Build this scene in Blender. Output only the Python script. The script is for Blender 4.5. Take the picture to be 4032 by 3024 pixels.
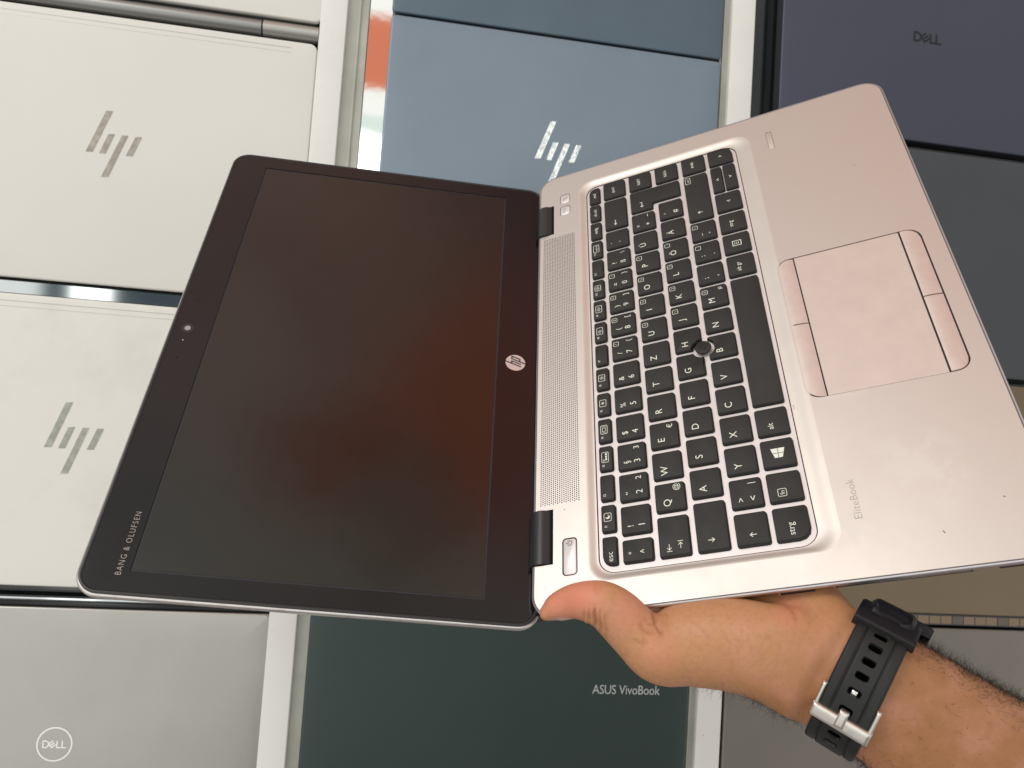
import bpy, bmesh, math, random
import numpy as np
from mathutils import Matrix, Vector
random.seed(4); np.random.seed(4)
MM = 0.001
for o in list(bpy.data.objects): bpy.data.objects.remove(o)
scene = bpy.context.scene
COL = scene.collection
R = math.radians

# ------------------------------------------------------------------ camera
CAMR = np.array([[0.9848165, -0.0766392, -0.1557656], [0.0670524, 0.9955706, -0.0659034], [0.1601264, 0.0544583, 0.9855931]])
CAMT = np.array([-121.497, -51.405, 768.763])
FPX = 3174.69
cam = bpy.data.cameras.new('camera'); co = bpy.data.objects.new('camera', cam); COL.objects.link(co)
m4 = Matrix.Identity(4)
for i in range(3):
    for j in range(3): m4[i][j] = CAMR[i][j]
    m4[i][3] = CAMT[i]*MM
co.matrix_world = m4
cam.sensor_fit = 'HORIZONTAL'; cam.sensor_width = 36.0; cam.lens = 36.0*FPX/4032.0
cam.clip_start = 0.01; cam.clip_end = 50
cam.dof.use_dof = True; cam.dof.focus_distance = 0.41; cam.dof.aperture_fstop = 24
scene.camera = co

# ------------------------------------------------------------------ world: colour patches painted in for the light and reflections of an unseen shop
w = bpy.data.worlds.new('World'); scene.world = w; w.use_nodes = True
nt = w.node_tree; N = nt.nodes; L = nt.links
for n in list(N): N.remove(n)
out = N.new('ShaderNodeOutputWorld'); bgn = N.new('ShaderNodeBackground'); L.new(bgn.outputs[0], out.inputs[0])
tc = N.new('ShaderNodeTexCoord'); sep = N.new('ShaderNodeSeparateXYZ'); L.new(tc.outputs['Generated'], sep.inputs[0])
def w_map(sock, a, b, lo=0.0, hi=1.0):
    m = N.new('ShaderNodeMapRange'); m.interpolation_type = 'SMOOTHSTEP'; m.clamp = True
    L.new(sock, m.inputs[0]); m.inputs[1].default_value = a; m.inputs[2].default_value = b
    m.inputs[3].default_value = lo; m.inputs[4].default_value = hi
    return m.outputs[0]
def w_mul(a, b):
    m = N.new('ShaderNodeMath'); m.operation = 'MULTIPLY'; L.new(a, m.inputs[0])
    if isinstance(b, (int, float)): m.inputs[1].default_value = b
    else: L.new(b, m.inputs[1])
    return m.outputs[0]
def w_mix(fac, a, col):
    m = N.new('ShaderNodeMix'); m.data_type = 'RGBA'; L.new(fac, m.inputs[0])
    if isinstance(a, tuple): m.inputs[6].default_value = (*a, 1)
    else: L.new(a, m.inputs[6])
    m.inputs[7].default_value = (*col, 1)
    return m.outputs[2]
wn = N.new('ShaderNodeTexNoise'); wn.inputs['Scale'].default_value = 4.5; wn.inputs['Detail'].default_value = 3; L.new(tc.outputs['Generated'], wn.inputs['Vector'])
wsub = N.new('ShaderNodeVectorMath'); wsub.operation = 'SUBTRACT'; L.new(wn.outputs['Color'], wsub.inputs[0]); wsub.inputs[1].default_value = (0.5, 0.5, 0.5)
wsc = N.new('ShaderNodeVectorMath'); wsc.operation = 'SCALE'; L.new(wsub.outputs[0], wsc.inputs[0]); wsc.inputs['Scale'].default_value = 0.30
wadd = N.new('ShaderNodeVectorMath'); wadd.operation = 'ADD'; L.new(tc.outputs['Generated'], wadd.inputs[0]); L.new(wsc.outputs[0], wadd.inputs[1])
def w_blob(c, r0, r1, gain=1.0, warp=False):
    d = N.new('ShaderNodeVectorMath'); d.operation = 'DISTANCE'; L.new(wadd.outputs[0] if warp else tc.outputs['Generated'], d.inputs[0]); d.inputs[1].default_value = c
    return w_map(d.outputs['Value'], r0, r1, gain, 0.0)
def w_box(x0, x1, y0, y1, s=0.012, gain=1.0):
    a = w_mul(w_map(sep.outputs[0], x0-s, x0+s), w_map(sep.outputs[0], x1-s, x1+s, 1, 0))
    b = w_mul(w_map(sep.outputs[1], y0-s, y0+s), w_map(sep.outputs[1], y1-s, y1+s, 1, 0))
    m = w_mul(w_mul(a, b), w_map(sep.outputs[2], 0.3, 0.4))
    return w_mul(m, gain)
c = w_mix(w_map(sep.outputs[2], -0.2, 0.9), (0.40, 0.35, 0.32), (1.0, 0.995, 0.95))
c = w_mix(w_blob((-0.62, 0.66, 0.22), 0.1, 0.75, 0.8), c, (0.84, 0.83, 0.79))      # cream patch painted in for reflections on the deck
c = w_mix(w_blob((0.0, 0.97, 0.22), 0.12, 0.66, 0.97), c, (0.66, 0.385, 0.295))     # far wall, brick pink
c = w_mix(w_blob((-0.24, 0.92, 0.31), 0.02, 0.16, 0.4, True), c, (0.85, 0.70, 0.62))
c = w_mix(w_blob((-0.06, 0.79, 0.60), 0.10, 0.30, 0.7), c, (0.56, 0.54, 0.44))     # grey-green patch painted in for the screen to reflect
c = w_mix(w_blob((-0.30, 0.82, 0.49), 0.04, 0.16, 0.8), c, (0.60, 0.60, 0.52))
c = w_mix(w_blob((0.20, 0.97, 0.05), 0.05, 0.34, 0.85), c, (0.22, 0.10, 0.085))     # dark patch added for the reflection in the screen corner
c = w_mix(w_blob((0.06, 0.91, 0.39), 0.04, 0.24, 0.9, True), c, (0.80, 0.20, 0.08))      # warm orange blob placed where the screen reflects
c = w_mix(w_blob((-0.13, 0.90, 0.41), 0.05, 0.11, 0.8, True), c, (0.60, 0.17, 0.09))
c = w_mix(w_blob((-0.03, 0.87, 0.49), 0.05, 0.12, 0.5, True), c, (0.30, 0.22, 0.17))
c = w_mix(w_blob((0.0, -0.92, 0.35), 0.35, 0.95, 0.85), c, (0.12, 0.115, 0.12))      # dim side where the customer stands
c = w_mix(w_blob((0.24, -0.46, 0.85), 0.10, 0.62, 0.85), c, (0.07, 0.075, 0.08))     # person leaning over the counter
c = w_mix(w_blob((0.62, 0.30, 0.72), 0.1, 0.70, 0.8), c, (0.22, 0.225, 0.245))         # dark patch added for a gradient across the blue lids
c = w_mix(w_box(-0.16, 0.06, 0.388, 0.458, 0.006), c, (0.70, 0.215, 0.125))           # orange patch painted in as the mirror strip's reflection
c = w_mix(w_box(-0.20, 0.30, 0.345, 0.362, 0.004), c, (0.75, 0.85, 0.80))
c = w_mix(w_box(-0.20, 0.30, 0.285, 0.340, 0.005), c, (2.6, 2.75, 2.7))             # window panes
c = w_mix(w_box(-0.305, 0.10, 0.105, 0.155, 0.012), c, (0.05, 0.07, 0.08))  # dark and bright patches painted in as reflections between the left laptops
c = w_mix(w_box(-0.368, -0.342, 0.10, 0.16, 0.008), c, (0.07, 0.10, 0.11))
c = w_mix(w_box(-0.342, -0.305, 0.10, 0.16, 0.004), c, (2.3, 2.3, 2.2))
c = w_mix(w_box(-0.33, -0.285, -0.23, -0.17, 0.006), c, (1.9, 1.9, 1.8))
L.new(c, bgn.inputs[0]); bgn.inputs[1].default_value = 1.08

# ------------------------------------------------------------------ lamps
def area(name, loc, target, size, power, col):
    l = bpy.data.lights.new(name, 'AREA'); l.energy = power; l.size = size; l.color = col; l.shape = 'DISK'
    o = bpy.data.objects.new(name, l); COL.objects.link(o); o.location = loc
    o.rotation_euler = (Vector(target)-Vector(loc)).to_track_quat('-Z', 'Y').to_euler()
area('shaping_light', (-1.7, 1.5, 1.5), (0, 0, 0.2), 1.1, 17, (1.0, 0.97, 0.92))  # unseen soft lamp, added to give the shapes directional light
vs = scene.view_settings; vs.view_transform = 'Standard'; vs.look = 'None'; vs.exposure = 0.0; vs.gamma = 1.0
scene.cycles.max_bounces = 8; scene.cycles.use_denoising = True

# ------------------------------------------------------------------ materials
def mat(name, col, rough=0.5, metal=0.0, spec=0.5, noise=None, bump=None, coat=0.0, coat_r=0.05, sss=0.0, fn=None):
    m = bpy.data.materials.new(name); m.use_nodes = True; t = m.node_tree; b = t.nodes['Principled BSDF']
    b.inputs['Base Color'].default_value = (*col, 1); b.inputs['Roughness'].default_value = rough
    b.inputs['Metallic'].default_value = metal; b.inputs['Specular IOR Level'].default_value = spec
    b.inputs['Coat Weight'].default_value = coat; b.inputs['Coat Roughness'].default_value = coat_r
    if sss:
        b.inputs['Subsurface Weight'].default_value = sss; b.inputs['Subsurface Radius'].default_value = (1.0, 0.35, 0.18); b.inputs['Subsurface Scale'].default_value = 0.003
    tcn = t.nodes.new('ShaderNodeTexCoord')
    if noise:                                    # (scale per metre, colour 2, low, high[, roughness delta])
        nz = t.nodes.new('ShaderNodeTexNoise'); nz.inputs['Scale'].default_value = noise[0]; nz.inputs['Detail'].default_value = 8; nz.inputs['Roughness'].default_value = 0.62
        t.links.new(tcn.outputs['Object'], nz.inputs['Vector'])
        mr = t.nodes.new('ShaderNodeMapRange'); mr.inputs[1].default_value = noise[2]; mr.inputs[2].default_value = noise[3]; t.links.new(nz.outputs[0], mr.inputs[0])
        mx = t.nodes.new('ShaderNodeMix'); mx.data_type = 'RGBA'; mx.inputs[6].default_value = (*col, 1); mx.inputs[7].default_value = (*noise[1], 1)
        t.links.new(mr.outputs[0], mx.inputs[0]); t.links.new(mx.outputs[2], b.inputs['Base Color'])
        if len(noise) > 4:
            rr = t.nodes.new('ShaderNodeMapRange'); rr.inputs[1].default_value = 0.3; rr.inputs[2].default_value = 0.7
            rr.inputs[3].default_value = rough; rr.inputs[4].default_value = rough+noise[4]
            t.links.new(nz.outputs[0], rr.inputs[0]); t.links.new(rr.outputs[0], b.inputs['Roughness'])
    if bump:                                     # (scale, strength, distance)
        n2 = t.nodes.new('ShaderNodeTexNoise'); n2.inputs['Scale'].default_value = bump[0]; n2.inputs['Detail'].default_value = 4
        t.links.new(tcn.outputs['Object'], n2.inputs['Vector'])
        bp = t.nodes.new('ShaderNodeBump'); bp.inputs['Strength'].default_value = bump[1]; bp.inputs['Distance'].default_value = bump[2]
        t.links.new(n2.outputs[0], bp.inputs['Height']); t.links.new(bp.outputs[0], b.inputs['Normal'])
    if fn: fn(t, b, tcn)
    return m
M = {}
def smudge(t, b, tcn):
    prev = b.inputs['Base Color'].links[0].from_socket; rprev = b.inputs['Roughness'].links[0].from_socket
    tot = None
    nz = t.nodes.new('ShaderNodeTexNoise'); nz.inputs['Scale'].default_value = 55; nz.inputs['Detail'].default_value = 6; nz.inputs['Roughness'].default_value = 0.7; t.links.new(tcn.outputs['Object'], nz.inputs['Vector'])
    for (x, y, r) in ((0.012, -0.140, 0.028), (-0.012, -0.118, 0.030), (0.075, -0.118, 0.02)):
        d = t.nodes.new('ShaderNodeVectorMath'); d.operation = 'DISTANCE'; t.links.new(tcn.outputs['Object'], d.inputs[0]); d.inputs[1].default_value = (x, y, 0)
        m = t.nodes.new('ShaderNodeMapRange'); m.interpolation_type = 'SMOOTHSTEP'; t.links.new(d.outputs['Value'], m.inputs[0]); m.inputs[1].default_value = r*0.5; m.inputs[2].default_value = r; m.inputs[3].default_value = 1; m.inputs[4].default_value = 0
        if tot is None: tot = m.outputs[0]
        else:
            a = t.nodes.new('ShaderNodeMath'); a.operation = 'MAXIMUM'; t.links.new(tot, a.inputs[0]); t.links.new(m.outputs[0], a.inputs[1]); tot = a.outputs[0]
    e = t.nodes.new('ShaderNodeMapRange'); e.inputs[1].default_value = 0.47; e.inputs[2].default_value = 0.56; t.links.new(nz.outputs[0], e.inputs[0])
    q = t.nodes.new('ShaderNodeMath'); q.operation = 'MULTIPLY'; t.links.new(tot, q.inputs[0]); t.links.new(e.outputs[0], q.inputs[1])
    mx = t.nodes.new('ShaderNodeMix'); mx.data_type = 'RGBA'; h = t.nodes.new('ShaderNodeMath'); h.operation = 'MULTIPLY'; t.links.new(q.outputs[0], h.inputs[0]); h.inputs[1].default_value = 0.26
    t.links.new(h.outputs[0], mx.inputs[0]); t.links.new(prev, mx.inputs[6]); mx.inputs[7].default_value = (0.82, 0.79, 0.75, 1); t.links.new(mx.outputs[2], b.inputs['Base Color'])
    ad = t.nodes.new('ShaderNodeMath'); ad.operation = 'MULTIPLY_ADD'; t.links.new(q.outputs[0], ad.inputs[0]); ad.inputs[1].default_value = 0.10; t.links.new(rprev, ad.inputs[2]); t.links.new(ad.outputs[0], b.inputs['Roughness'])
M['deck'] = mat('deck_aluminium', (0.70, 0.645, 0.61), 0.38, 0.84, noise=(9, (0.655, 0.595, 0.56), 0.35, 0.75, 0.12), bump=(2600, 0.05, 0.00005), fn=smudge)
M['recess'] = mat('recess_aluminium', (0.74, 0.685, 0.64), 0.44, 0.75, noise=(30, (0.70, 0.64, 0.595), 0.4, 0.7))
M['keybed'] = mat('keybed_silver', (0.80, 0.74, 0.74), 0.45, 0.45, noise=(60, (0.74, 0.68, 0.67), 0.4, 0.7))
M['rim'] = mat('polished_rim', (0.66, 0.63, 0.655), 0.28, 0.9, noise=(120, (0.74, 0.70, 0.71), 0.5, 0.7))
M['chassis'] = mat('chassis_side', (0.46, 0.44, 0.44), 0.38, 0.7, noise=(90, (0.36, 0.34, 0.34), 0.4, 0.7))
M['pad'] = mat('touchpad', (0.74, 0.64, 0.59), 0.42, 0.5, noise=(70, (0.69, 0.59, 0.55), 0.35, 0.7), bump=(2200, 0.10, 0.00005))
M['padbtn'] = mat('pad_button', (0.78, 0.68, 0.64), 0.38, 0.55, noise=(150, (0.72, 0.61, 0.57), 0.35, 0.7), bump=(1800, 0.15, 0.00006))
M['gap'] = mat('dark_gap', (0.03, 0.025, 0.035), 0.6)
M['key'] = mat('key_plastic', (0.011, 0.0105, 0.010), 0.50, spec=0.52, noise=(90, (0.018, 0.016, 0.015), 0.35, 0.7, 0.15), bump=(3500, 0.12, 0.00004))
M['slot'] = mat('slot_shade_black', (0.001, 0.001, 0.001), 1.0, spec=0.0)
M['groove'] = mat('edge_groove_dark', (0.16, 0.13, 0.13), 0.5)
M['legend'] = mat('key_legend', (0.88, 0.90, 0.78), 0.6)
M['grey_print'] = mat('grey_print', (0.44, 0.38, 0.35), 0.5, 0.3)
M['bezel'] = mat('bezel_glass', (0.007, 0.0065, 0.009), 0.06, spec=0.48, noise=(12, (0.010, 0.009, 0.011), 0.4, 0.7, 0.10), bump=(9, 0.10, 0.002))
M['screen'] = mat('screen_panel', (0.006, 0.0055, 0.0055), 0.09, spec=0.75, noise=(10, (0.010, 0.009, 0.0085), 0.4, 0.7, 0.07), bump=(7, 0.22, 0.004))
M['gasket'] = mat('rubber_gasket', (0.022, 0.022, 0.024), 0.35)
M['hinge'] = mat('hinge_black', (0.018, 0.018, 0.02), 0.33, spec=0.6)
M['shell'] = mat('lid_shell', (0.74, 0.70, 0.68), 0.28, 0.85, noise=(140, (0.60, 0.55, 0.52), 0.5, 0.68))
M['logo_rose'] = mat('badge_rose', (0.72, 0.60, 0.57), 0.35, 0.3)
M['white_lid'] = mat('lid_pale_silver', (0.80, 0.785, 0.735), 0.45, 0.0, spec=0.4, noise=(7, (0.785, 0.768, 0.72), 0.42, 0.66, 0.1), bump=(3000, 0.04, 0.00005))
M['white_lid2'] = mat('lid_pale_stained', (0.85, 0.84, 0.785), 0.42, 0.0, spec=0.4, noise=(12, (0.775, 0.765, 0.71), 0.52, 0.74, 0.1), bump=(3000, 0.04, 0.00005))
M['silver_lid'] = mat('lid_silver', (0.50, 0.49, 0.46), 0.33, 0.78, noise=(9, (0.46, 0.45, 0.42), 0.4, 0.7), bump=(3000, 0.05, 0.00005))
M['blue_lid'] = mat('lid_slate_blue', (0.235, 0.29, 0.35), 0.40, 0.62, noise=(5, (0.215, 0.267, 0.325), 0.35, 0.7, 0.1), bump=(3000, 0.06, 0.00005))
M['blue_lid2'] = mat('lid_steel_blue', (0.125, 0.17, 0.21), 0.42, 0.6, noise=(8, (0.117, 0.158, 0.197), 0.35, 0.7, 0.1), bump=(3000, 0.06, 0.00005))
M['green_lid'] = mat('lid_dark_green', (0.066, 0.088, 0.083), 0.36, 0.75, noise=(9, (0.060, 0.082, 0.077), 0.35, 0.7), bump=(3000, 0.06, 0.00005))
M['purple_lid'] = mat('lid_dark_violet', (0.082, 0.088, 0.122), 0.42, 0.5, noise=(6, (0.075, 0.08, 0.11), 0.35, 0.7, 0.1), bump=(3000, 0.06, 0.00005))
M['grey_lid'] = mat('lid_charcoal', (0.078, 0.084, 0.092), 0.5, 0.3, noise=(9, (0.072, 0.077, 0.085), 0.35, 0.7), bump=(2500, 0.08, 0.00005))
M['tan_lid'] = mat('lid_bronze', (0.25, 0.19, 0.125), 0.36, 0.75, noise=(9, (0.235, 0.177, 0.117), 0.35, 0.7), bump=(3000, 0.05, 0.00005))
M['taupe_lid'] = mat('lid_taupe', (0.25, 0.225, 0.20), 0.42, 0.45, noise=(9, (0.22, 0.20, 0.18), 0.35, 0.7), bump=(3000, 0.05, 0.00005))
M['refl_a'] = mat('reflection_grey', (0.15, 0.13, 0.11), 0.4, 0.3)
M['refl_b'] = mat('reflection_bronze', (0.28, 0.20, 0.135), 0.3, 0.7)
M['refl_c'] = mat('reflection_tan', (0.27, 0.20, 0.135), 0.35, 0.6)
M['case_dark'] = mat('laptop_base_dark', (0.05, 0.05, 0.055), 0.45)
M['case_light'] = mat('laptop_base_pale', (0.55, 0.53, 0.50), 0.4, 0.5)
M['mirror_logo'] = mat('logo_mirror', (0.82, 0.86, 0.84), 0.12, 1.0, bump=(160, 0.7, 0.002))
M['brown_logo'] = mat('logo_bronze_grey', (0.30, 0.265, 0.235), 0.35, 0.6, noise=(160, (0.40, 0.37, 0.32), 0.45, 0.65))
M['grey_logo'] = mat('logo_pewter', (0.35, 0.35, 0.31), 0.35, 0.6, noise=(160, (0.46, 0.46, 0.42), 0.45, 0.65))
M['black_logo'] = mat('logo_black', (0.012, 0.012, 0.014), 0.3)
M['pale_logo'] = mat('logo_pale', (0.86, 0.86, 0.84), 0.22, 0.85)
M['bar'] = mat('white_bar', (0.87, 0.86, 0.82), 0.4, noise=(16, (0.83, 0.815, 0.775), 0.45, 0.7), bump=(500, 0.05, 0.0001))
M['channel'] = mat('grey_channel', (0.50, 0.50, 0.44), 0.4, 0.3, noise=(20, (0.40, 0.40, 0.35), 0.4, 0.7))
M['mirror'] = mat('mirror_strip', (0.86, 0.88, 0.86), 0.03, 1.0, bump=(14, 0.05, 0.002))
M['counter'] = mat('counter_glass', (0.014, 0.017, 0.019), 0.07, spec=0.7, noise=(9, (0.03, 0.035, 0.035), 0.4, 0.7), bump=(16, 0.06, 0.002))
M['metal_bar'] = mat('polished_hinge_bar', (0.62, 0.66, 0.68), 0.05, 1.0)
M['barrel'] = mat('hinge_barrel_grey', (0.33, 0.33, 0.32), 0.32, 0.85)
M['rubber'] = mat('rubber_foot', (0.02, 0.022, 0.025), 0.4)
M['watch'] = mat('watch_rubber', (0.012, 0.013, 0.013), 0.42, spec=0.42, noise=(200, (0.018, 0.018, 0.018), 0.4, 0.7, 0.15), bump=(2500, 0.08, 0.00005))
M['watch_dark'] = mat('watch_plastic', (0.006, 0.006, 0.009), 0.4, spec=0.3)
M['steel'] = mat('buckle_steel', (0.80, 0.77, 0.72), 0.25, 1.0, noise=(300, (0.70, 0.67, 0.63), 0.45, 0.7, 0.12), bump=(500, 0.08, 0.0001))
M['hair'] = mat('arm_hair', (0.035, 0.022, 0.014), 0.45)
M['nail'] = mat('thumb_nail', (0.66, 0.43, 0.35), 0.25, sss=0.2, coat=0.3)
def skin_nodes(t, b, tcn):
    at = t.nodes.new('ShaderNodeAttribute'); at.attribute_name = 'skin_tone'
    sp = t.nodes.new('ShaderNodeSeparateColor'); t.links.new(at.outputs['Color'], sp.inputs[0])
    nz = t.nodes.new('ShaderNodeTexNoise'); nz.inputs['Scale'].default_value = 70; nz.inputs['Detail'].default_value = 6; t.links.new(tcn.outputs['Object'], nz.inputs['Vector'])
    nz2 = t.nodes.new('ShaderNodeTexNoise'); nz2.inputs['Scale'].default_value = 420; nz2.inputs['Detail'].default_value = 5; t.links.new(tcn.outputs['Object'], nz2.inputs['Vector'])
    def mix(f, a, c2):
        mx = t.nodes.new('ShaderNodeMix'); mx.data_type = 'RGBA'
        t.links.new(f, mx.inputs[0]); 
        if isinstance(a, tuple): mx.inputs[6].default_value = (*a, 1)
        else: t.links.new(a, mx.inputs[6])
        mx.inputs[7].default_value = (*c2, 1); return mx.outputs[2]
    def mr(s, a, b2, lo, hi):
        q = t.nodes.new('ShaderNodeMapRange'); t.links.new(s, q.inputs[0]); q.inputs[1].default_value = a; q.inputs[2].default_value = b2; q.inputs[3].default_value = lo; q.inputs[4].default_value = hi; return q.outputs[0]
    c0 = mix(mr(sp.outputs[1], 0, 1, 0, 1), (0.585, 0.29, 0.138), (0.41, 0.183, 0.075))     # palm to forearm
    c0 = mix(mr(nz.outputs[0], 0.42, 0.68, 0, 0.55), c0, (0.62, 0.285, 0.185))
    c0 = mix(mr(nz2.outputs[0], 0.45, 0.7, 0, 0.35), c0, (0.42, 0.19, 0.09))
    c0 = mix(mr(sp.outputs[0], 0, 1, 0, 0.85), c0, (0.76, 0.27, 0.175))                     # blood-red thumb pad
    c0 = mix(mr(sp.outputs[2], 0, 1, 0, 0.8), c0, (0.33, 0.115, 0.05))                      # crease lines
    t.links.new(c0, b.inputs['Base Color'])
    v = t.nodes.new('ShaderNodeTexVoronoi'); v.inputs['Scale'].default_value = 900; t.links.new(tcn.outputs['Object'], v.inputs['Vector'])
    ad = t.nodes.new('ShaderNodeMath'); ad.operation = 'ADD'; t.links.new(v.outputs['Distance'], ad.inputs[0]); t.links.new(nz2.outputs[0], ad.inputs[1])
    bp = t.nodes.new('ShaderNodeBump'); bp.inputs['Strength'].default_value = 0.30; bp.inputs['Distance'].default_value = 0.0003
    t.links.new(ad.outputs[0], bp.inputs['Height']); t.links.new(bp.outputs[0], b.inputs['Normal'])
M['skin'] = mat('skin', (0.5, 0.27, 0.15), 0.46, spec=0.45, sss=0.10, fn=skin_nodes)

# ------------------------------------------------------------------ helpers (all shapes in millimetres)
def obj(name, verts, faces, material, parent=None, smooth=False, label=None, scale=MM):
    me = bpy.data.meshes.new(name)
    v = (np.asarray(verts, dtype=float)*scale)
    me.from_pydata(v.tolist(), [], [tuple(int(i) for i in f) for f in faces]); me.update()
    if smooth:
        me.polygons.foreach_set('use_smooth', [True]*len(me.polygons))
    me.materials.append(material)
    o = bpy.data.objects.new(name, me); COL.objects.link(o)
    if parent is not None: o.parent = parent
    if label: o['label'] = label
    return o
def sharp(o, ang=35):
    try: o.data.set_sharp_from_angle(angle=R(ang))
    except Exception: pass
    return o
def empty(name, label, cat, mw=None, group=None):
    o = bpy.data.objects.new(name, None); COL.objects.link(o); o.empty_display_size = 0.02
    if mw is not None: o.matrix_world = mw
    o['label'] = label; o['category'] = cat
    if group: o['group'] = group
    return o
def rrect(x0, x1, y0, y1, r, n=6):
    """counter-clockwise rounded rectangle; r = one radius or four (x1y1, x0y1, x0y0, x1y0)"""
    if not isinstance(r, (tuple, list)): r = (r,)*4
    pts = []
    for (cx, cy, a0, rr) in ((x1-r[0], y1-r[0], 0, r[0]), (x0+r[1], y1-r[1], 90, r[1]), (x0+r[2], y0+r[2], 180, r[2]), (x1-r[3], y0+r[3], 270, r[3])):
        for k in range(n+1):
            a = R(a0+90*k/n); pts.append((cx+rr*math.cos(a), cy+rr*math.sin(a)))
    return pts
class MB:
    def __init__(s): s.v = []; s.f = []
    def add(s, V, F):
        b = len(s.v); s.v += [tuple(p) for p in V]; s.f += [tuple(i+b for i in f) for f in F]
    def loft(s, loops, cap0=False, cap1=False, closed=True):
        n = len(loops[0]); V = [p for l in loops for p in l]; F = []
        for i in range(len(loops)-1):
            for k in range(n if closed else n-1):
                a = i*n+k; b = i*n+(k+1) % n; F.append((a, b, b+n, a+n))
        if cap0: F.append(tuple(range(n-1, -1, -1)))
        if cap1: F.append(tuple(range((len(loops)-1)*n, len(loops)*n)))
        s.add(V, F)
    def box(s, x0, x1, y0, y1, z0, z1):
        s.add([(x0, y0, z0), (x1, y0, z0), (x1, y1, z0), (x0, y1, z0), (x0, y0, z1), (x1, y0, z1), (x1, y1, z1), (x0, y1, z1)],
              [(0, 3, 2, 1), (4, 5, 6, 7), (0, 1, 5, 4), (1, 2, 6, 5), (2, 3, 7, 6), (3, 0, 4, 7)])
    def poly(s, pts, z): s.add([(x, y, z) for x, y in pts], [tuple(range(len(pts)))])
    def stroke(s, pts, wd, z=0, closed=False):
        P = [Vector((p[0], p[1])) for p in pts]; n = len(P)
        for i in range(n if closed else n-1):
            a, b = P[i], P[(i+1) % n]; d = b-a
            if d.length < 1e-6: continue
            d.normalize(); q = Vector((-d.y, d.x))*wd/2; e = d*wd*0.35
            a2, b2 = a-e, b+e
            s.add([(a2.x-q.x, a2.y-q.y, z+0.0005*i), (b2.x-q.x, b2.y-q.y, z+0.0005*i), (b2.x+q.x, b2.y+q.y, z+0.0005*i), (a2.x+q.x, a2.y+q.y, z+0.0005*i)], [(0, 1, 2, 3)])
    def disc(s, x, y, r, z, n=8): s.poly([(x+r*math.cos(2*math.pi*k/n), y+r*math.sin(2*math.pi*k/n)) for k in range(n)], z)
    def build(s, name, material, parent=None, smooth=False, label=None, ang=None):
        o = obj(name, s.v, s.f, material, parent, smooth, label)
        if ang: sharp(o, ang)
        return o
def lp(pts, z): return [(x, y, z) for x, y in pts]
_tc = {}
def text_geo(txt, size, thin=0.0, spacing=1.0, shear=0.0):
    key = (txt, size, thin, spacing, shear)
    if key in _tc: return _tc[key]
    cu = bpy.data.curves.new('t', 'FONT'); cu.body = txt; cu.size = size; cu.align_x = 'CENTER'; cu.align_y = 'BOTTOM_BASELINE'
    cu.offset = thin; cu.resolution_u = 3; cu.space_character = spacing; cu.shear = shear
    o = bpy.data.objects.new('t', cu); COL.objects.link(o)
    bpy.context.view_layer.update()
    me = bpy.data.meshes.new_from_object(o.evaluated_get(bpy.context.evaluated_depsgraph_get()))
    V = [tuple(v.co) for v in me.vertices]; F = [tuple(p.vertices) for p in me.polygons]
    bpy.data.objects.remove(o); bpy.data.curves.remove(cu); bpy.data.meshes.remove(me)
    _tc[key] = (V, F); return V, F
def add_text(mb, txt, cx, base, size, z, thin=0.0, spacing=1.0, ang=0.0, sx=1.0):
    V, F = text_geo(txt, size, thin, spacing)
    ca, sa = math.cos(ang), math.sin(ang)
    mb.add([(cx+(v[0]*sx)*ca-v[1]*sa, base+(v[0]*sx)*sa+v[1]*ca, z) for v in V], F)
def fill_with_holes(outer, holes, z=0.0):
    cu = bpy.data.curves.new('c', 'CURVE'); cu.dimensions = '2D'; cu.fill_mode = 'BOTH'
    for pts in [outer]+holes:
        sp = cu.splines.new('POLY'); sp.points.add(len(pts)-1)
        for i, p in enumerate(pts): sp.points[i].co = (p[0], p[1], 0, 1)
        sp.use_cyclic_u = True
    o = bpy.data.objects.new('c', cu); COL.objects.link(o); bpy.context.view_layer.update()
    me = bpy.data.meshes.new_from_object(o.evaluated_get(bpy.context.evaluated_depsgraph_get()))
    V = [(v.co.x, v.co.y, z) for v in me.vertices]; F = []
    for p in me.polygons:
        f = tuple(p.vertices)
        if p.normal.z < 0: f = f[::-1]
        F.append(f)
    bpy.data.objects.remove(o); bpy.data.curves.remove(cu); bpy.data.meshes.remove(me)
    return V, F
def mat4(rows, t):
    m = Matrix.Identity(4)
    for i in range(3):
        for j in range(3): m[i][j] = rows[i][j]
        m[i][3] = t[i]*MM
    return m

# ================================================================== SETTING: the counter
mb = MB(); mb.box(-900, 900, -700, 800, -60, -24)
o = mb.build('counter', M['counter']); o['kind'] = 'structure'
TZ = -24.0
def rail(label, x0, x1, chx, mirror=None):
    e = empty('display_rail', label, 'rail', Matrix.Translation((x0*MM, 0, TZ*MM)))
    a = MB(); r = rrect(0, x1-x0, 18, 26, 1.2, 3)
    prof = [(p[0], p[1]) for p in r]
    a.loft([[(x, -700, z-2+0.0) for x, z in prof], [(x, 800, z-2) for x, z in prof]], True, True)
    a.build('bar', M['bar'], e, smooth=True, ang=30)
    c2 = MB(); c2.box(chx[0]-x0, chx[1]-x0, -699, 799, 0, 17); c2.build('channel', M['channel'], e)
    g = MB(); g.box(chx[2]-x0, chx[3]-x0, -698, 798, 0, 19.5); g.build('channel_lip', M['channel'], e)
    for k in range(14):
        yy = random.uniform(-380, 430); xx = random.uniform(3, x1-x0-3); q = random.uniform(0.25, 0.6)
        g = MB(); g.disc(xx, yy, q, 24.03, 7); g.build('dirt_speck', M['grey_print'], e)
    if mirror:
        g = MB(); g.box(mirror[0]-x0, mirror[1]-x0, -697, 797, 0.5, 6); g.build('mirror_strip', M['mirror'], e)
    return e
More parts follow.
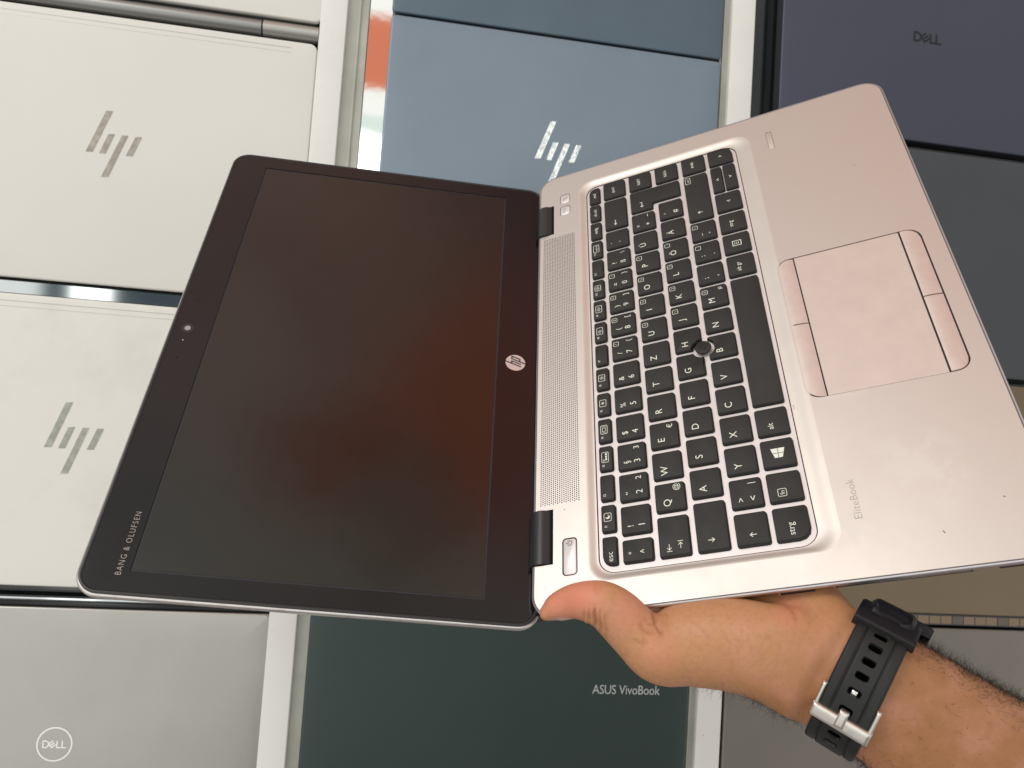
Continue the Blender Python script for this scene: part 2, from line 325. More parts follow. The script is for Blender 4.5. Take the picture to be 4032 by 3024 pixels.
rail('white metal rail running down left of the slate blue laptop, mirror strip beside it', -208.6, -183.8, (-184, -164, -174, -171.5), (-163.5, -138))
rail('white metal rail running down between the slate blue and dark violet laptops', 205.5, 231.0, (196.6, 207, 198.5, 200.0))

def hp_mark(cx, cy, k=1.0):
    """four slanted bars, measured on the lid"""
    Q = [[(-389.8, -219.6), (-384.0, -220.1), (-397.7, -180.6), (-403.7, -180.2)], [(-386.0, -198.4), (-380.4, -199.1), (-386.7, -180.3), (-392.2, -180.1)],
         [(-374.3, -198.7), (-368.9, -199.0), (-382.5, -158.9), (-388.5, -158.5)], [(-362.5, -198.8), (-357.0, -199.1), (-363.6, -180.6), (-369.4, -180.2)]]
    return [[(cx+(x+380.4)*k, cy-(y+189.5)*k) for x, y in q][::-1] for q in Q]
def dell_mark(mb, cx, cy, h, wd, z):
    """D, tilted E, L, L drawn as strokes; h = letter height"""
    s = h
    def st(pts, closed=False): mb.stroke([(cx+x*s, cy+y*s) for x, y in pts], wd, z, closed)
    D = [(-1.65, -0.5), (-1.65, 0.5), (-1.25, 0.5), (-1.0, 0.38), (-0.86, 0.15), (-0.86, -0.15), (-1.0, -0.38), (-1.25, -0.5)]
    st(D, True)
    ca, sa = math.cos(R(38)), math.sin(R(38))
    def rt(x, y): return (-0.32+x*ca-y*sa, y*ca+x*sa)
    st([rt(0.36, 0.36), rt(-0.36, 0.36), rt(-0.36, -0.36), rt(0.36, -0.36)]); st([rt(-0.36, 0), rt(0.36, 0)])
    st([(0.36, 0.5), (0.36, -0.5), (0.9, -0.5)]); st([(1.12, 0.5), (1.12, -0.5), (1.68, -0.5)])

def closed_laptop(label, x0, x1, y0, y1, lidm, casem, r=7, lid_t=6, top=-0.7, cr=1.0):
    """x right, y up (mm on the counter); top = height of the lid top above the rail tops"""
    top = top
    e = empty('closed_laptop', label, 'laptop', Matrix.Translation(((x0+x1)/2*MM, (y0+y1)/2*MM, TZ*MM)), 'closed laptops laid out on the counter')
    hx, hy = (x1-x0)/2, (y1-y0)/2; zt = top-TZ
    a = MB(); b = 1.6
    L1 = []
    for ins, z in ((1.4, zt-lid_t), (0.2, zt-lid_t+1.0), (0, zt-b), (0.15, zt-b*0.6), (0.55, zt-b*0.22), (1.3, zt-0.05), (2.2, zt), (5, zt+0.22*cr), (9, zt+0.42*cr), (15, zt+0.60*cr), (24, zt+0.72*cr), (34, zt+0.76*cr), (46, zt+0.76*cr)):
        L1.append(lp(rrect(-hx+ins, hx-ins, -hy+ins, hy-ins, max(r-ins, 0.8), 6), z))
    a.loft(L1, True, True); a.build('lid', lidm, e, smooth=True, ang=40)
    c2 = MB(); L2 = []
    for ins, z in ((8, 1.5), (2.5, 4), (1.2, zt-lid_t-2), (1.6, zt-lid_t-0.8)):
        L2.append(lp(rrect(-hx+ins, hx-ins, -hy+ins, hy-ins, max(r-ins*0.5, 2), 6), z))
    c2.loft(L2, True, True); c2.build('base', casem, e, smooth=True, ang=40)
    return e, zt+0.76*cr
def part_xy(e, name, mb, m, label=None):
    return mb.build(name, m, e, label=label)

# column left
eA, zt = closed_laptop('pale silver closed laptop at the top left with a grey hinge barrel below', -556, -207, 330.5, 570, M['white_lid'], M['case_light'])
x0, y0 = (-556-207)/2, (330.5+570)/2
mb = MB()
def cyl_x(mb, xa, xb, yc, zc, r, n=20):
    mb.loft([[(xa, yc+r*math.cos(2*math.pi*k/n), zc+r*math.sin(2*math.pi*k/n)) for k in range(n)], [(xb, yc+r*math.cos(2*math.pi*k/n), zc+r*math.sin(2*math.pi*k/n)) for k in range(n)]], True, True)
cyl_x(mb, -540-x0, -262-x0, 320.6-y0, zt-8, 7.6, 32); mb.build('hinge_barrel', M['barrel'], eA, smooth=True, ang=40)
mb = MB(); cyl_x(mb, -260.5-x0, -209-x0, 320.6-y0, zt-7.6, 7.7, 32); mb.build('hinge_end_cap', M['silver_lid'], eA, smooth=True, ang=40)
eB, zt = closed_laptop('pale silver closed laptop with brown grey slanted bars, upper of the two at left', -553, -209, 60.5, 309, M['white_lid'], M['case_light'])
for q in hp_mark(-380.4+381, 189.5-184.75):
    a = MB(); a.loft([lp(q, zt-0.2), lp(q, zt+0.25)], False, True); a.build('logo_bar', M['brown_logo'], eB)
for ya in (117.2, 112.5): a = MB(); a.box(-165, 148, ya, ya+0.28, zt-0.6, zt-0.12); a.build('antenna_line', M['silver_lid'], eB)
eC, zt = closed_laptop('stained off-white closed laptop with grey slanted bars, left of the dark screen', -553, -209, -208.6, 46, M['white_lid2'], M['case_light'])
for q in hp_mark(381-388.6, 81.3-78.0, 1.03):
    a = MB(); a.loft([lp(q, zt-0.2), lp(q, zt+0.25)], False, True); a.build('logo_bar', M['grey_logo'], eC)
for ya in (120.5, 115.5): a = MB(); a.box(-165, 160, ya, ya+0.3, zt-0.6, zt-0.12); a.build('antenna_line', M['silver_lid'], eC)
a = MB(); a.box(-170, 168, 128.2, 139, zt-14, zt-5); a.build('hinge_bar', M['metal_bar'], eC)
eD, zt = closed_laptop('silver closed laptop with a round badge in the bottom left corner', -552, -207, -470, -226.5, M['silver_lid'], M['case_dark'], r=5)
cxD, cyD = -379.5+0.5, -342.5+348.25
mb = MB()
n = 48
for (ri, ro) in ((13.3, 14.7),):
    mb.loft([[(cxD+379.5+ri*math.cos(2*math.pi*k/n)-0.0, cyD+ri*math.sin(2*math.pi*k/n), zt+0.22) for k in range(n)][::-1], [(cxD+379.5+ro*math.cos(2*math.pi*k/n), cyD+ro*math.sin(2*math.pi*k/n), zt+0.22) for k in range(n)][::-1]])
mb.build('badge_ring', M['pale_logo'], eD)
mb = MB(); dell_mark(mb, cxD+379.5, cyD, 5.6, 1.15, zt+0.2); mb.build('badge_letters', M['pale_logo'], eD)
a = MB(); a.box(-168, 160, 121.8, 129.0, zt-15, zt-6.5); a.build('hinge_bar', M['metal_bar'], eD)
a = MB(); cyl_x(a, -68, 160, 124.6, zt-5.2, 2.6, 12); a.build('rubber_seal', M['rubber'], eD, smooth=True)
# column middle
eE, zt = closed_laptop('steel blue closed laptop cut off by the top edge, above the slate blue one', -142, 196, 352.3, 590, M['blue_lid2'], M['case_dark'], r=4)
eF, zt = closed_laptop('slate blue closed laptop with shining mirror bars behind the hinge corner', -142, 196, 114, 350.0, M['blue_lid'], M['case_dark'], r=4)
for q in hp_mark(30.5-27, 233.5-232, 1.0):
    a = MB(); a.loft([lp(q, zt-0.2), lp(q, zt+0.3)], False, True); a.build('logo_bar', M['mirror_logo'], eF)
eG, zt = closed_laptop('dark green closed laptop below the thumb with silver lettering', -172, 196, -385, -140, M['green_lid'], M['case_dark'], r=6)
mb = MB(); add_text(mb, 'ASUS VivoBook', 132-12, -291.8+262.5, 12.4, zt+0.12, sx=0.86, spacing=0.97); mb.build('lettering', M['pale_logo'], eG)
# column right
eH, zt = closed_laptop('dark violet grey closed laptop with black lettering at top right', 262, 598, 294.5, 536, M['purple_lid'], M['case_dark'], r=5)
mb = MB(); dell_mark(mb, 429.5-430, 409.6-415.25, 9.4, 2.3, zt+0.15); mb.build('lettering', M['black_logo'], eH)
eI, zt = closed_laptop('charcoal closed laptop right of the palm rest, below the dark violet one', 262, 598, 47, 286, M['grey_lid'], M['case_dark'], r=5)
a = MB(); cyl_x(a, -150, 112, -122.5, zt-7, 4.2, 14); a.build('hinge_barrel', M['rubber'], eI, smooth=True)
a = MB(); a.box(-160, 140, 119.5, 124.0, zt-15, zt-8); a.build('hinge_bar', M['rubber'], eI)
eJ, zt = closed_laptop('bronze closed laptop above the watch with key reflections painted on its hinge strip', 262, 598, -205, 40, M['tan_lid'], M['case_dark'], r=5)
a = MB(); a.box(-160, 165, -134.0, -123.0, zt-13, zt-3.2); a.build('hinge_strip', M['case_dark'], eJ)
for k in range(24):
    xa = -160+13.3*k; a = MB(); h = (0, 1.4, 0.6, 1.8)[k % 4]
    a.box(xa+0.6, xa+12.8, -132.6, -124.6, zt-4, zt-3.0-h*0.1)
    a.build('reflection_tile', (M['refl_a'], M['refl_b'], M['refl_c'], M['refl_b'])[k % 4], eJ)  # coloured tiles painted as the keys' reflections in the strip
eK, zt = closed_laptop('taupe grey closed laptop under the forearm at bottom right', 234, 598, -470, -219.5, M['taupe_lid'], M['case_dark'], r=5)

# ================================================================== THE OPEN LAPTOP
MBASE = mat4([[0.0665129, -0.8427796, -0.5341335], [0.8335813, -0.2472739, 0.4939614], [-0.5483778, -0.4780985, 0.6860784]], [2.161, -99.446, 373.383])
MLID = mat4([[0.0628887, -0.9973555, -0.0364275], [0.834677, 0.0325509, 0.5497771], [-0.5471374, -0.0649799, 0.8345168]], [-236.605, -128.673, 347.065])
lap = empty('open_laptop', 'open silver laptop with black keys and dark screen held by a hand', 'laptop', MBASE)
# local frame: x to the user's right, y towards the hinge, z out of the keyboard. Measured numbers have y towards the user -> sign flipped here.
DX0, DX1, DYB, DYF = -36.2, 302.0, 48.5, -188.8      # left, right, back (hinge), front
ins = 1.5
def deck_outline(i, notch=True):
    x0, x1, yb, yf = DX0+i, DX1-i, DYB-i, DYF+i; r = 13-i; n = 8
    P = []
    def arc(cx, cy, a0):
        for k in range(n+1):
            a = R(a0+90*k/n); P.append((cx+r*math.cos(a), cy+r*math.sin(a)))
    arc(x1-r, yb-r, 0)
    if notch:
        nb = 36.8
        P.extend([(270.2, yb), (270.2, nb), (240.4, nb), (240.4, yb), (24.2, yb), (24.2, nb), (-7.5, nb), (-7.5, yb)])
    arc(x0+r, yb-r, 90); arc(x0+r, yf+r, 180); arc(x1-r, yf+r, 270)
    return P
REC_O = rrect(-20.2, 286.2, -102.5, 18.3, 11, 8)
REC_I = rrect(-16.0, 279.8, -92.7, 12.9, 8.5, 8)
PAD = rrect(62.6, 162.3, -178.0, -101.0, 7.5, 8)
PWR = rrect(-14.9, 6.1, 23.6, 31.8, 2.2, 4)
B1 = rrect(269.0, 279.9, 24.0, 32.6, 2.0, 4); B2 = rrect(255.9, 266.9, 24.1, 32.6, 2.0, 4)
B1 = rrect(269.6, 279.4, 24.6, 32.2, 2.2, 4); B2 = rrect(257.0, 266.8, 24.6, 32.2, 2.2, 4)
FPR = rrect(263.2, 280.8, -117.0, -113.2, 0.6, 2)
V, F = fill_with_holes(deck_outline(ins), [REC_O, PAD, PWR, B1, B2, FPR], 0.0)
d = MB(); d.add(V, F)
for h, dz in ((PAD, -1.6), (PWR, -1.2), (B1, -1.2), (B2, -1.2), (FPR, -0.7)):
    d.loft([lp(h[::-1], 0), lp(h[::-1], dz)])
nl = deck_outline(ins)
d.build('palm_rest', M['deck'], lap)
# rounded recess around the keyboard
d = MB(); loops = []
for k in range(9):
    t = k/8; s = t*t*(3-2*t)
    loops.append([(REC_O[i][0]*(1-t)+REC_I[i][0]*t, REC_O[i][1]*(1-t)+REC_I[i][1]*t, -1.45*s) for i in range(len(REC_O))])
loops.append([(x, y, -2.4) for x, y in REC_I])
d.loft([l[::-1] for l in loops]); d.build('keyboard_recess', M['recess'], lap, smooth=True, ang=45)
d = MB(); kb = rrect(-15.75, 279.55, -92.45, 12.65, 8.3, 8)
d.loft([lp(kb, -2.6), lp(kb, -1.95)], False, False); d.poly(kb, -1.95); d.build('keyboard_frame', M['keybed'], lap)
for q, z_ in ((rrect(-17, 281, -94, 14, 8, 4), -2.8), (rrect(60, 165, -180, -99, 4, 4), -1.7), (rrect(-16, 7, 22, 33, 1, 2), -1.25), (rrect(255, 281, 23, 34, 1, 2), -1.25)):
    d = MB(); d.poly(q, z_); d.build('inner_shade_plate', M['gap'], lap)  # dark plates standing in for the shade inside the openings
d = MB(); d.loft([lp(rrect(-15.95, 279.75, -92.65, 12.85, 8.4, 8), -1.90), lp(rrect(-15.45, 279.25, -92.15, 12.35, 8.0, 8), -1.90)]); d.build('frame_gap', M['gap'], lap)
d = MB(); d.loft([lp(deck_outline(1.62), 0.025), lp(deck_outline(1.18), 0.035)][::-1]); d.build('edge_groove', M['groove'], lap)
# side rim and lower case
d = MB()
prof = [(1.5, 0.0), (1.38, -0.22), (1.22, -0.24), (1.0, 0.02), (0.5, -0.15), (0.12, -0.6), (0, -1.3), (0.1, -2.2), (0.5, -3.0)]
d.loft([lp(deck_outline(i, True), z) for i, z in prof][::-1]); d.build('rim', M['rim'], lap, smooth=True, ang=50)
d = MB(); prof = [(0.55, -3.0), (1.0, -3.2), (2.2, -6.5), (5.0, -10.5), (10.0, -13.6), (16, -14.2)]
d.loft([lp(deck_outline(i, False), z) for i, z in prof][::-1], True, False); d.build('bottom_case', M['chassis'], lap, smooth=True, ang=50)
# ports on the left edge
def port(ya, yb, za, zb, name, m, xo=0.4):
    p = MB(); x = DX0+1.2+(-za-3.0)*0.25
    p.box(x-xo, x+4, ya, yb, zb, za); p.build(name, m, lap)
port(-150, -95, -4.6, -6.9, 'card_slot', M['gap'], 0.25); port(-149, -96, -5.2, -5.7, 'card_slot_edge', M['rim'], 0.55)
port(-172, -160, -4.4, -6.6, 'port', M['gap']); port(36, 26, -4.8, -6.2, 'port', M['rim']); port(-86, -70, -4.4, -7.4, 'port', M['gap']); port(-71, -70, -4.0, -7.6, 'port_frame', M['rim'], 0.6)
# speaker grille
d = MB(); ny = 19; px = 1.31
for j in range(ny):
    y = 43.9-j*1.205
    for i in range(161):
        x = 27.4+i*px+(px/2 if j % 2 else 0)
        if x < 237: d.disc(x, y, 0.40, 0.03, 6)
o = d.build('speaker_grille', M['gap'], lap); o['kind'] = 'stuff'
# buttons
def slab(name, pts, zt, m, h=1.5, b=0.35):
    cx = sum(p[0] for p in pts)/len(pts); cy = sum(p[1] for p in pts)/len(pts)
    def off(i):
        out2 = []
        n = len(pts)
        for k in range(n):
            p = Vector(pts[k]); a = Vector(pts[k-1]); c = Vector(pts[(k+1) % n])
            t = (c-a).normalized(); nrm = Vector((-t.y, t.x)); out2.append(tuple(p+nrm*i))
        return out2
    s = MB(); s.loft([lp(off(0), zt-h), lp(off(0), zt-b), lp(off(b*0.35), zt-b*0.3), lp(off(b), zt)], False, True)
    return s.build(name, m, lap, smooth=True, ang=45)
def shrink(x0, x1, y0, y1, r, g, n=4): return rrect(x0+g, x1-g, y0+g, y1-g, max(r-g, 0.3), n)
pb = slab('power_button', shrink(-14.9, 6.1, 23.6, 31.8, 2.2, 0.62), 0.05, M['keybed'])
s = MB(); s.stroke([(3.0+1.25*math.cos(R(a)), 27.7+1.25*math.sin(R(a))) for a in range(125, 416, 24)], 0.3, 0.1); s.stroke([(3.0, 27.9), (3.0, 29.6)], 0.3, 0.11); s.build('power_symbol', M['gap'], pb)
w1 = slab('wireless_button', shrink(257.0, 266.8, 24.6, 32.2, 2.2, 0.35), 0.05, M['keybed'])
s = MB(); s.stroke([(261.9, 27), (261.9, 30)], 0.3, 0.1)
for q in (1.2, 2.2):
    s.stroke([(261.9+q*math.cos(R(a)), 29+q*math.sin(R(a))) for a in (-40, -10, 20, 45)], 0.25, 0.1); s.stroke([(261.9+q*math.cos(R(a)), 29+q*math.sin(R(a))) for a in (135, 160, 190, 220)], 0.25, 0.1)
s.build('wireless_symbol', M['grey_print'], w1)
w2 = slab('mute_button', shrink(269.6, 279.4, 24.6, 32.2, 2.2, 0.35), 0.05, M['keybed'])
s = MB(); s.stroke([(273, 27.5), (273, 29.3), (274, 29.3), (275.2, 30.4), (275.2, 26.4), (274, 27.5)], 0.28, 0.1, True); s.stroke([(272.5, 30.6), (276.6, 26.2)], 0.28, 0.11); s.build('mute_symbol', M['grey_print'], w2)
slab('fingerprint_reader', shrink(263.2, 280.8, -117.0, -113.2, 0.6, 0.15, 2), -0.35, M['pad'], 0.8, 0.1)
# touchpad and its four buttons
s = MB(); s.loft([lp(rrect(63.0, 161.9, -167.2, -111.3, 0.4, 2), -1.5), lp(rrect(63.0, 161.9, -167.2, -111.3, 0.4, 2), -0.32), lp(rrect(63.2, 161.7, -167.0, -111.5, 0.4, 2), -0.22)], False, True)
s.build('touchpad', M['pad'], lap)
def pad_button(x0, x1, y0, y1, corner):
    nx, ny = 24, 12; V = []; F = []
    for j in range(ny+1):
        v = j/ny; y = y1+(y0-y1)*v          # v=0 back edge
        a, b = x0, x1
        yy = y
        for (cx, side, vb) in corner:
            r = 7.0
            dy = (y1-y) if vb == 0 else (y-y0)
            if dy < r:
                q = r-math.sqrt(max(r*r-(r-dy)**2, 0))
                if side < 0: a = max(a, x0+q)
                else: b = min(b, x1-q)
        z = 0.22-0.85*v**2.2-0.2*(1-v)**6
        for i in range(nx+1): V.append((a+(b-a)*i/nx, yy, z))
    for j in range(ny):
        for i in range(nx): k = j*(nx+1)+i; F.append((k, k+nx+1, k+nx+2, k+1))
    # skirt
    ring = [i for i in range(nx+1)]+[j*(nx+1)+nx for j in range(1, ny+1)]+[ny*(nx+1)+i for i in range(nx-1, -1, -1)]+[j*(nx+1) for j in range(ny-1, 0, -1)]
    b0 = len(V); V += [(V[i][0], V[i][1], -1.6) for i in ring]; m_ = len(ring)
    for k in range(m_): F.append((ring[k], ring[(k+1) % m_], b0+(k+1) % m_, b0+k))
    o = obj('touchpad_button', V, F, M['padbtn'], lap, True); sharp(o, 50)
pad_button(63.25, 112.15, -110.6, -101.75, [(0, -1, 0)]); pad_button(112.9, 161.75, -110.6, -101.75, [(0, 1, 0)])
pad_button(63.25, 112.15, -177.25, -168.1, [(0, -1, 1)]); pad_button(112.9, 161.75, -177.25, -168.1, [(0, 1, 1)])
s = MB(); add_text(s, 'EliteBook', 3.5, -112.6, 5.0, 0.04, thin=-0.05, spacing=1.05, sx=1.02); s.build('model_lettering', M['grey_print'], lap)
for (x_, y_, a_, l_) in ((-18.5, -143.0, 0.5, 1.1), (-6, -170, 1.2, 0.7), (60.5, -93.7, 0.2, 0.5), (226, -158, 0.9, 0.6), (23, 30.5, 0.3, 0.5)):
    s = MB(); s.stroke([(x_-l_*math.cos(a_)/2, y_-l_*math.sin(a_)/2), (x_+l_*math.cos(a_)/2, y_+l_*math.sin(a_)/2)], 0.38, 0.05); s.build('dirt_speck', M['gap'], lap)
# hinges
for (xa, xb) in ((-7.0, 23.8), (240.8, 269.8)):
    s = MB(); cyl_x(s, xa, xb, 44.2, -5.2, 7.0, 28); s.build('hinge', M['hinge'], lap, smooth=True, ang=40)
for xa, xb in ((-7.5, 24.2), (240.4, 270.2)):
    s = MB(); s.box(xa, xb, 36.6, 48, -13, -12.5); s.add([(xa, 36.75, -13), (xb, 36.75, -13), (xb, 36.75, -0.05), (xa, 36.75, -0.05)], [(0, 1, 2, 3)]); s.build('hinge_well', M['gap'], lap)
# pointing stick
P = 18.9; KWD = 16.35
s = MB(); loops = []
for r_, z in ((3.2, -1.9), (3.4, -0.9), (4.4, -0.2), (4.6, 0.4), (4.35, 0.85), (3.7, 1.05)):
    loops.append([(110.9+r_*math.cos(2*math.pi*k/28), -53.2+r_*math.sin(2*math.pi*k/28), z) for k in range(28)])
s.loft(loops, False, True); ps = s.build('pointing_stick', M['key'], lap, smooth=True, ang=40)
s = MB()
for a in range(-4, 5):
    for b in range(-4, 5):
        x, y = a*0.85+(0.42 if b % 2 else 0), b*0.75
        if x*x+y*y < 9.3: s.add([(110.9+x-0.2, -53.2+y-0.2, 1.04), (110.9+x+0.2, -53.2+y-0.2, 1.04), (110.9+x+0.2, -53.2+y+0.2, 1.04), (110.9+x-0.2, -53.2+y+0.2, 1.04), (110.9+x, -53.2+y, 1.4)], [(0, 1, 4), (1, 2, 4), (2, 3, 4), (3, 0, 4)])
nb_ = s.build('stick_nubs', M['key'], ps); nb_['kind'] = 'stuff'
for x_ in (0.75*P+4*P-KWD+8.2, 0.75*P+7*P-KWD+8.2):
    s = MB(); s.box(x_-2.0, x_+2.0, -37.1-13.9, -37.1-13.6, 0.05, 0.26); s.build('homing_bar', M['gap'], lap)

# ---------------------------------------------------------------- keys
P = 18.9
KW = 0.30   # legend stroke
Z = -0.0
def key_outline(x0, x1, y0, y1, r):
    return rrect(x0, x1, y0, y1, r, 3)
def cut(pts, c=(110.9, -53.2), rad=6.1):
    outp = []
    n = len(pts)
    dens = []
    for i in range(n):
        a = Vector(pts[i]); b = Vector(pts[(i+1) % n]); m_ = max(1, int((b-a).length/0.7))
        for k in range(m_): dens.append(a+(b-a)*k/m_)
    for p in dens:
        v = p-Vector(c)
        if v.length < rad: v = v.normalized()*rad; p = Vector(c)+v
        outp.append((p.x, p.y))
    return outp
def make_key(pts, legend=None, ztop=0.12):
    cx = sum(p[0] for p in pts)/len(pts); cy = sum(p[1] for p in pts)/len(pts)
    n = len(pts)
    def off(i):
        o2 = []
        for k in range(n):
            p = Vector(pts[k]); a = Vector(pts[k-1]); c = Vector(pts[(k+1) % n]); t = (c-a)
            t = t.normalized() if t.length > 1e-9 else Vector((1, 0)); o2.append((p.x-t.y*i, p.y+t.x*i))
        return o2
    def off2(i, j):
        A = off(i); B_ = off(j); xm = min(p[0] for p in pts); ym = min(p[1] for p in pts); o2 = []
        for k in range(n):     # left and front flanks slope more than the others
            a = Vector(pts[k-1]); c = Vector(pts[(k+1) % n]); t = (c-a); t = t.normalized() if t.length > 1e-9 else Vector((1, 0)); nx, ny = -t.y, t.x
            wl = max(0, nx); wf = max(0, ny)*0.6; q = min(1, wl+wf); o2.append((A[k][0]*(1-q)+B_[k][0]*q, A[k][1]*(1-q)+B_[k][1]*q))
        return o2
    dz = random.uniform(-0.05, 0.05)
    s = MB(); s.loft([lp(off(0.0), -1.9), lp(off2(0.10, 0.35), ztop-0.62+dz), lp(off2(0.30, 0.95), ztop-0.05+dz), lp(off2(0.42, 1.15), ztop+dz)], False, True)
    o = s.build('key', M['key'], lap, smooth=True, ang=28)
    if legend:
        g = MB(); legend(g, ztop+0.03+dz)
        if g.v: g.build('legend', M['legend'], o)
    return o
def arrow(g, x, y, dx, dy, L_, z, w_=KW, hd=1.1):
    a = Vector((x, y)); d = Vector((dx, dy)); q = Vector((-dy, dx))
    g.stroke([a-d*L_/2, a+d*L_/2], w_, z)
    t = a+d*L_/2; g.stroke([t-d*hd+q*hd*0.9, t, t-d*hd-q*hd*0.9], w_, z+0.004)
def chev(g, x, y, dx, dy, z, s=1.3):
    d = Vector((dx, dy)); q = Vector((-dy, dx)); t = Vector((x, y))+d*s*0.5; g.stroke([t-d*s+q*s*0.7, t, t-d*s-q*s*0.7], 0.36, z)
def boxed(g, x, y, w_, h, z, txt=None, size=2.3):
    g.stroke(rrect(x-w_/2, x+w_/2, y-h/2, y+h/2, 0.6, 2), 0.26, z, True)
    if txt: add_text(g, txt, x, y-size*0.36, size, z, thin=-0.02)
def T(g, txt, x, y, size, z, **k): add_text(g, txt, x, y-size*0.36, size, z, **k)
def letter(x0, y0, main=None, num=None, third=None, bump_=False):
    def fn(g, z):
        if main: T(g, main, x0+4.9, y0-6.1, 5.4, z, thin=-0.01)
        if num: boxed(g, x0+12.3, y0-2.9, 3.1, 3.2, z, num)
        if third: T(g, third, x0+13.3, y0-11.2, 4.2, z)
    return fn
def number(x0, y0, up, low, num=None, third=None, sx=0.0):
    def fn(g, z):
        if up: T(g, up, x0+4.7+sx, y0-4.9, 4.5, z)
        if low: T(g, low, x0+4.9+sx, y0-10.7, 5.0, z, thin=-0.01)
        if num: boxed(g, x0+12.3, y0-2.9, 3.1, 3.2, z, num)
        if third: T(g, third, x0+13.3, y0-10.6, 4.3, z)
    return fn
GAP = 2.55; KH = 15.9
RY = [0.0, -18.5, -37.1, -55.75, -73.8]
def K(x0, x1, row, legend=None, r=1.4, h=KH, docut=False, rr=None):
    y1 = RY[row]; pts = rrect(x0, x1, y1-h, y1, rr or r, 3)
    if docut: pts = cut(pts)
    return make_key(pts, legend)
# function row
def fkey(i, kind, txt=None):
    x1 = 3.3+i*18.177; x0 = x1-15.8
    def fn(g, z):
        X = x0+8.6; Y = 10.4-3.6
        if txt: T(g, txt, x0+3.4, 10.4-2.5, 2.0, z, thin=0.0)
        if kind in ('sun', 'sun2', 'kb', 'disp', 'moon', 'v1', 'v2', 'mic', 'num'):
            wd = {'sun': 4.6, 'sun2': 4.6, 'kb': 6.4, 'disp': 5.6, 'moon': 4.6, 'v1': 5.4, 'v2': 5.6, 'mic': 4.6, 'num': 6.6}[kind]
            g.stroke(rrect(X-wd/2, X+wd/2, Y-1.9, Y+1.9, 0.6, 2), 0.27, z, True)
        if kind in ('sun', 'sun2'):
            g.disc(X, Y, 0.42, z)
            k = 0.7 if kind == 'sun' else 1.0
            for a in range(0, 360, 45): g.stroke([(X+0.75*k*math.cos(R(a)), Y+0.75*k*math.sin(R(a))), (X+1.35*k*math.cos(R(a)), Y+1.35*k*math.sin(R(a)))], 0.2, z+0.003)
        if kind == 'kb':
            for q in (-1.7, -0.1, 1.5): g.poly([(X+q-0.2, Y-1.1), (X+q+1.0, Y-1.1), (X+q+1.0, Y-0.1), (X+q-0.2, Y-0.1)], z)
            for a in (60, 90, 120): g.stroke([(X-1.9+0.4*math.cos(R(a)), Y+0.25), (X-1.9+1.2*math.cos(R(a)), Y+1.1)], 0.2, z)
        if kind == 'disp': g.stroke(rrect(X-1.2, X+1.2, Y-0.9, Y+0.9, 0.3, 1), 0.25, z, True); g.stroke([(X-2, Y-1.2), (X-2, Y+1.2)], 0.2, z); g.stroke([(X+2, Y-1.2), (X+2, Y+1.2)], 0.2, z)
        if kind == 'moon':
            o_ = [(X+0.1+1.15*math.cos(R(a)), Y+1.15*math.sin(R(a))) for a in range(100, 361, 26)]; i_ = [(X+0.75+0.95*math.cos(R(a)), Y+0.45+0.95*math.sin(R(a))) for a in range(330, 119, -26)]
            g.poly(o_+i_, z)
        if kind in ('v1', 'v2', 'mic'):
            g.stroke([(X-1.5, Y-0.45), (X-1.5, Y+0.45), (X-0.9, Y+0.45), (X-0.1, Y+1.15), (X-0.1, Y-1.15), (X-0.9, Y-0.45)], 0.22, z, True)
            for q in ((0.7,) if kind == 'v1' else (0.6, 1.2)): g.stroke([(X+q*0.9, Y-0.5*q-0.2), (X+q*1.15, Y), (X+q*0.9, Y+0.5*q+0.2)], 0.2, z)
        if kind == 'num': T(g, 'num', X-0.5, Y, 2.1, z); arrow(g, X+2.3, Y, 0, -1, 1.6, z, 0.2, 0.5)
        if kind == 'word': T(g, txt2, x0+7.6, 10.4-4.0, 3.1, z, thin=-0.01)
        if kind == 'esc': T(g, 'esc', x0+4.6, 10.4-4.0, 4.2, z, thin=-0.02)
    txt2 = txt
    if kind == 'word': txt = None
    rr = 1.4
    if i == 0: rr = (1.4, 1.4, 1.4, 1.4)
    if i == 0: rr = (1.2, 5.2, 1.2, 1.2)
    if i == 15: rr = (5.2, 1.2, 1.2, 1.2)
    make_key(rrect(x0, x1, 2.4, 10.4, rr, 4), fn)
fkey(0, 'esc')
for i, (k, t) in enumerate((('moon', 'f1'), (None, 'f2'), ('kb', 'f3'), ('disp', 'f4'), ('sun', 'f5'), ('sun2', 'f6'), (None, 'f7'), ('v1', 'f8'), ('v2', 'f9'), ('mic', 'f10'), (None, 'f11'), ('num', 'f12'))): fkey(i+1, k, t)
fkey(13, 'word', 'einfg'); fkey(14, 'word', 'druck'); fkey(15, 'word', 'entf')
# number row
K(-12.6, 0.0, 0, number(-12.6, 0, '°', '^', sx=0.4))
nums = [('!', '1', None, None), ('“', '2', None, '2'), ('§', '3', None, '3'), ('$', '4', None, None), ('%', '5', None, None), ('&', '6', None, None), ('/', '7', '7', '{'), ('(', '8', '8', '['), (')', '9', '9', ']'), ('=', '0', '÷', '}'), ('?', 'ß', None, '\\'), ('´', '`', None, None)]
for i, (u, l, nn, th) in enumerate(nums):
    x1 = (i+1)*P; K(x1-P+GAP, x1, 0, number(x1-P+GAP, 0, u, l, nn, th))
K(12*P+GAP, 258.2, 0, lambda g, z: arrow(g, 12*P+GAP+5.4, -7.5, -1, 0, 4.6, z, 0.4))
def word(x, y, t, s=3.1): return lambda g, z: T(g, t, x, y, s, z, thin=-0.01)
K(260.9, 277.2, 0, word(268.6, -7.0, 'pos1'))
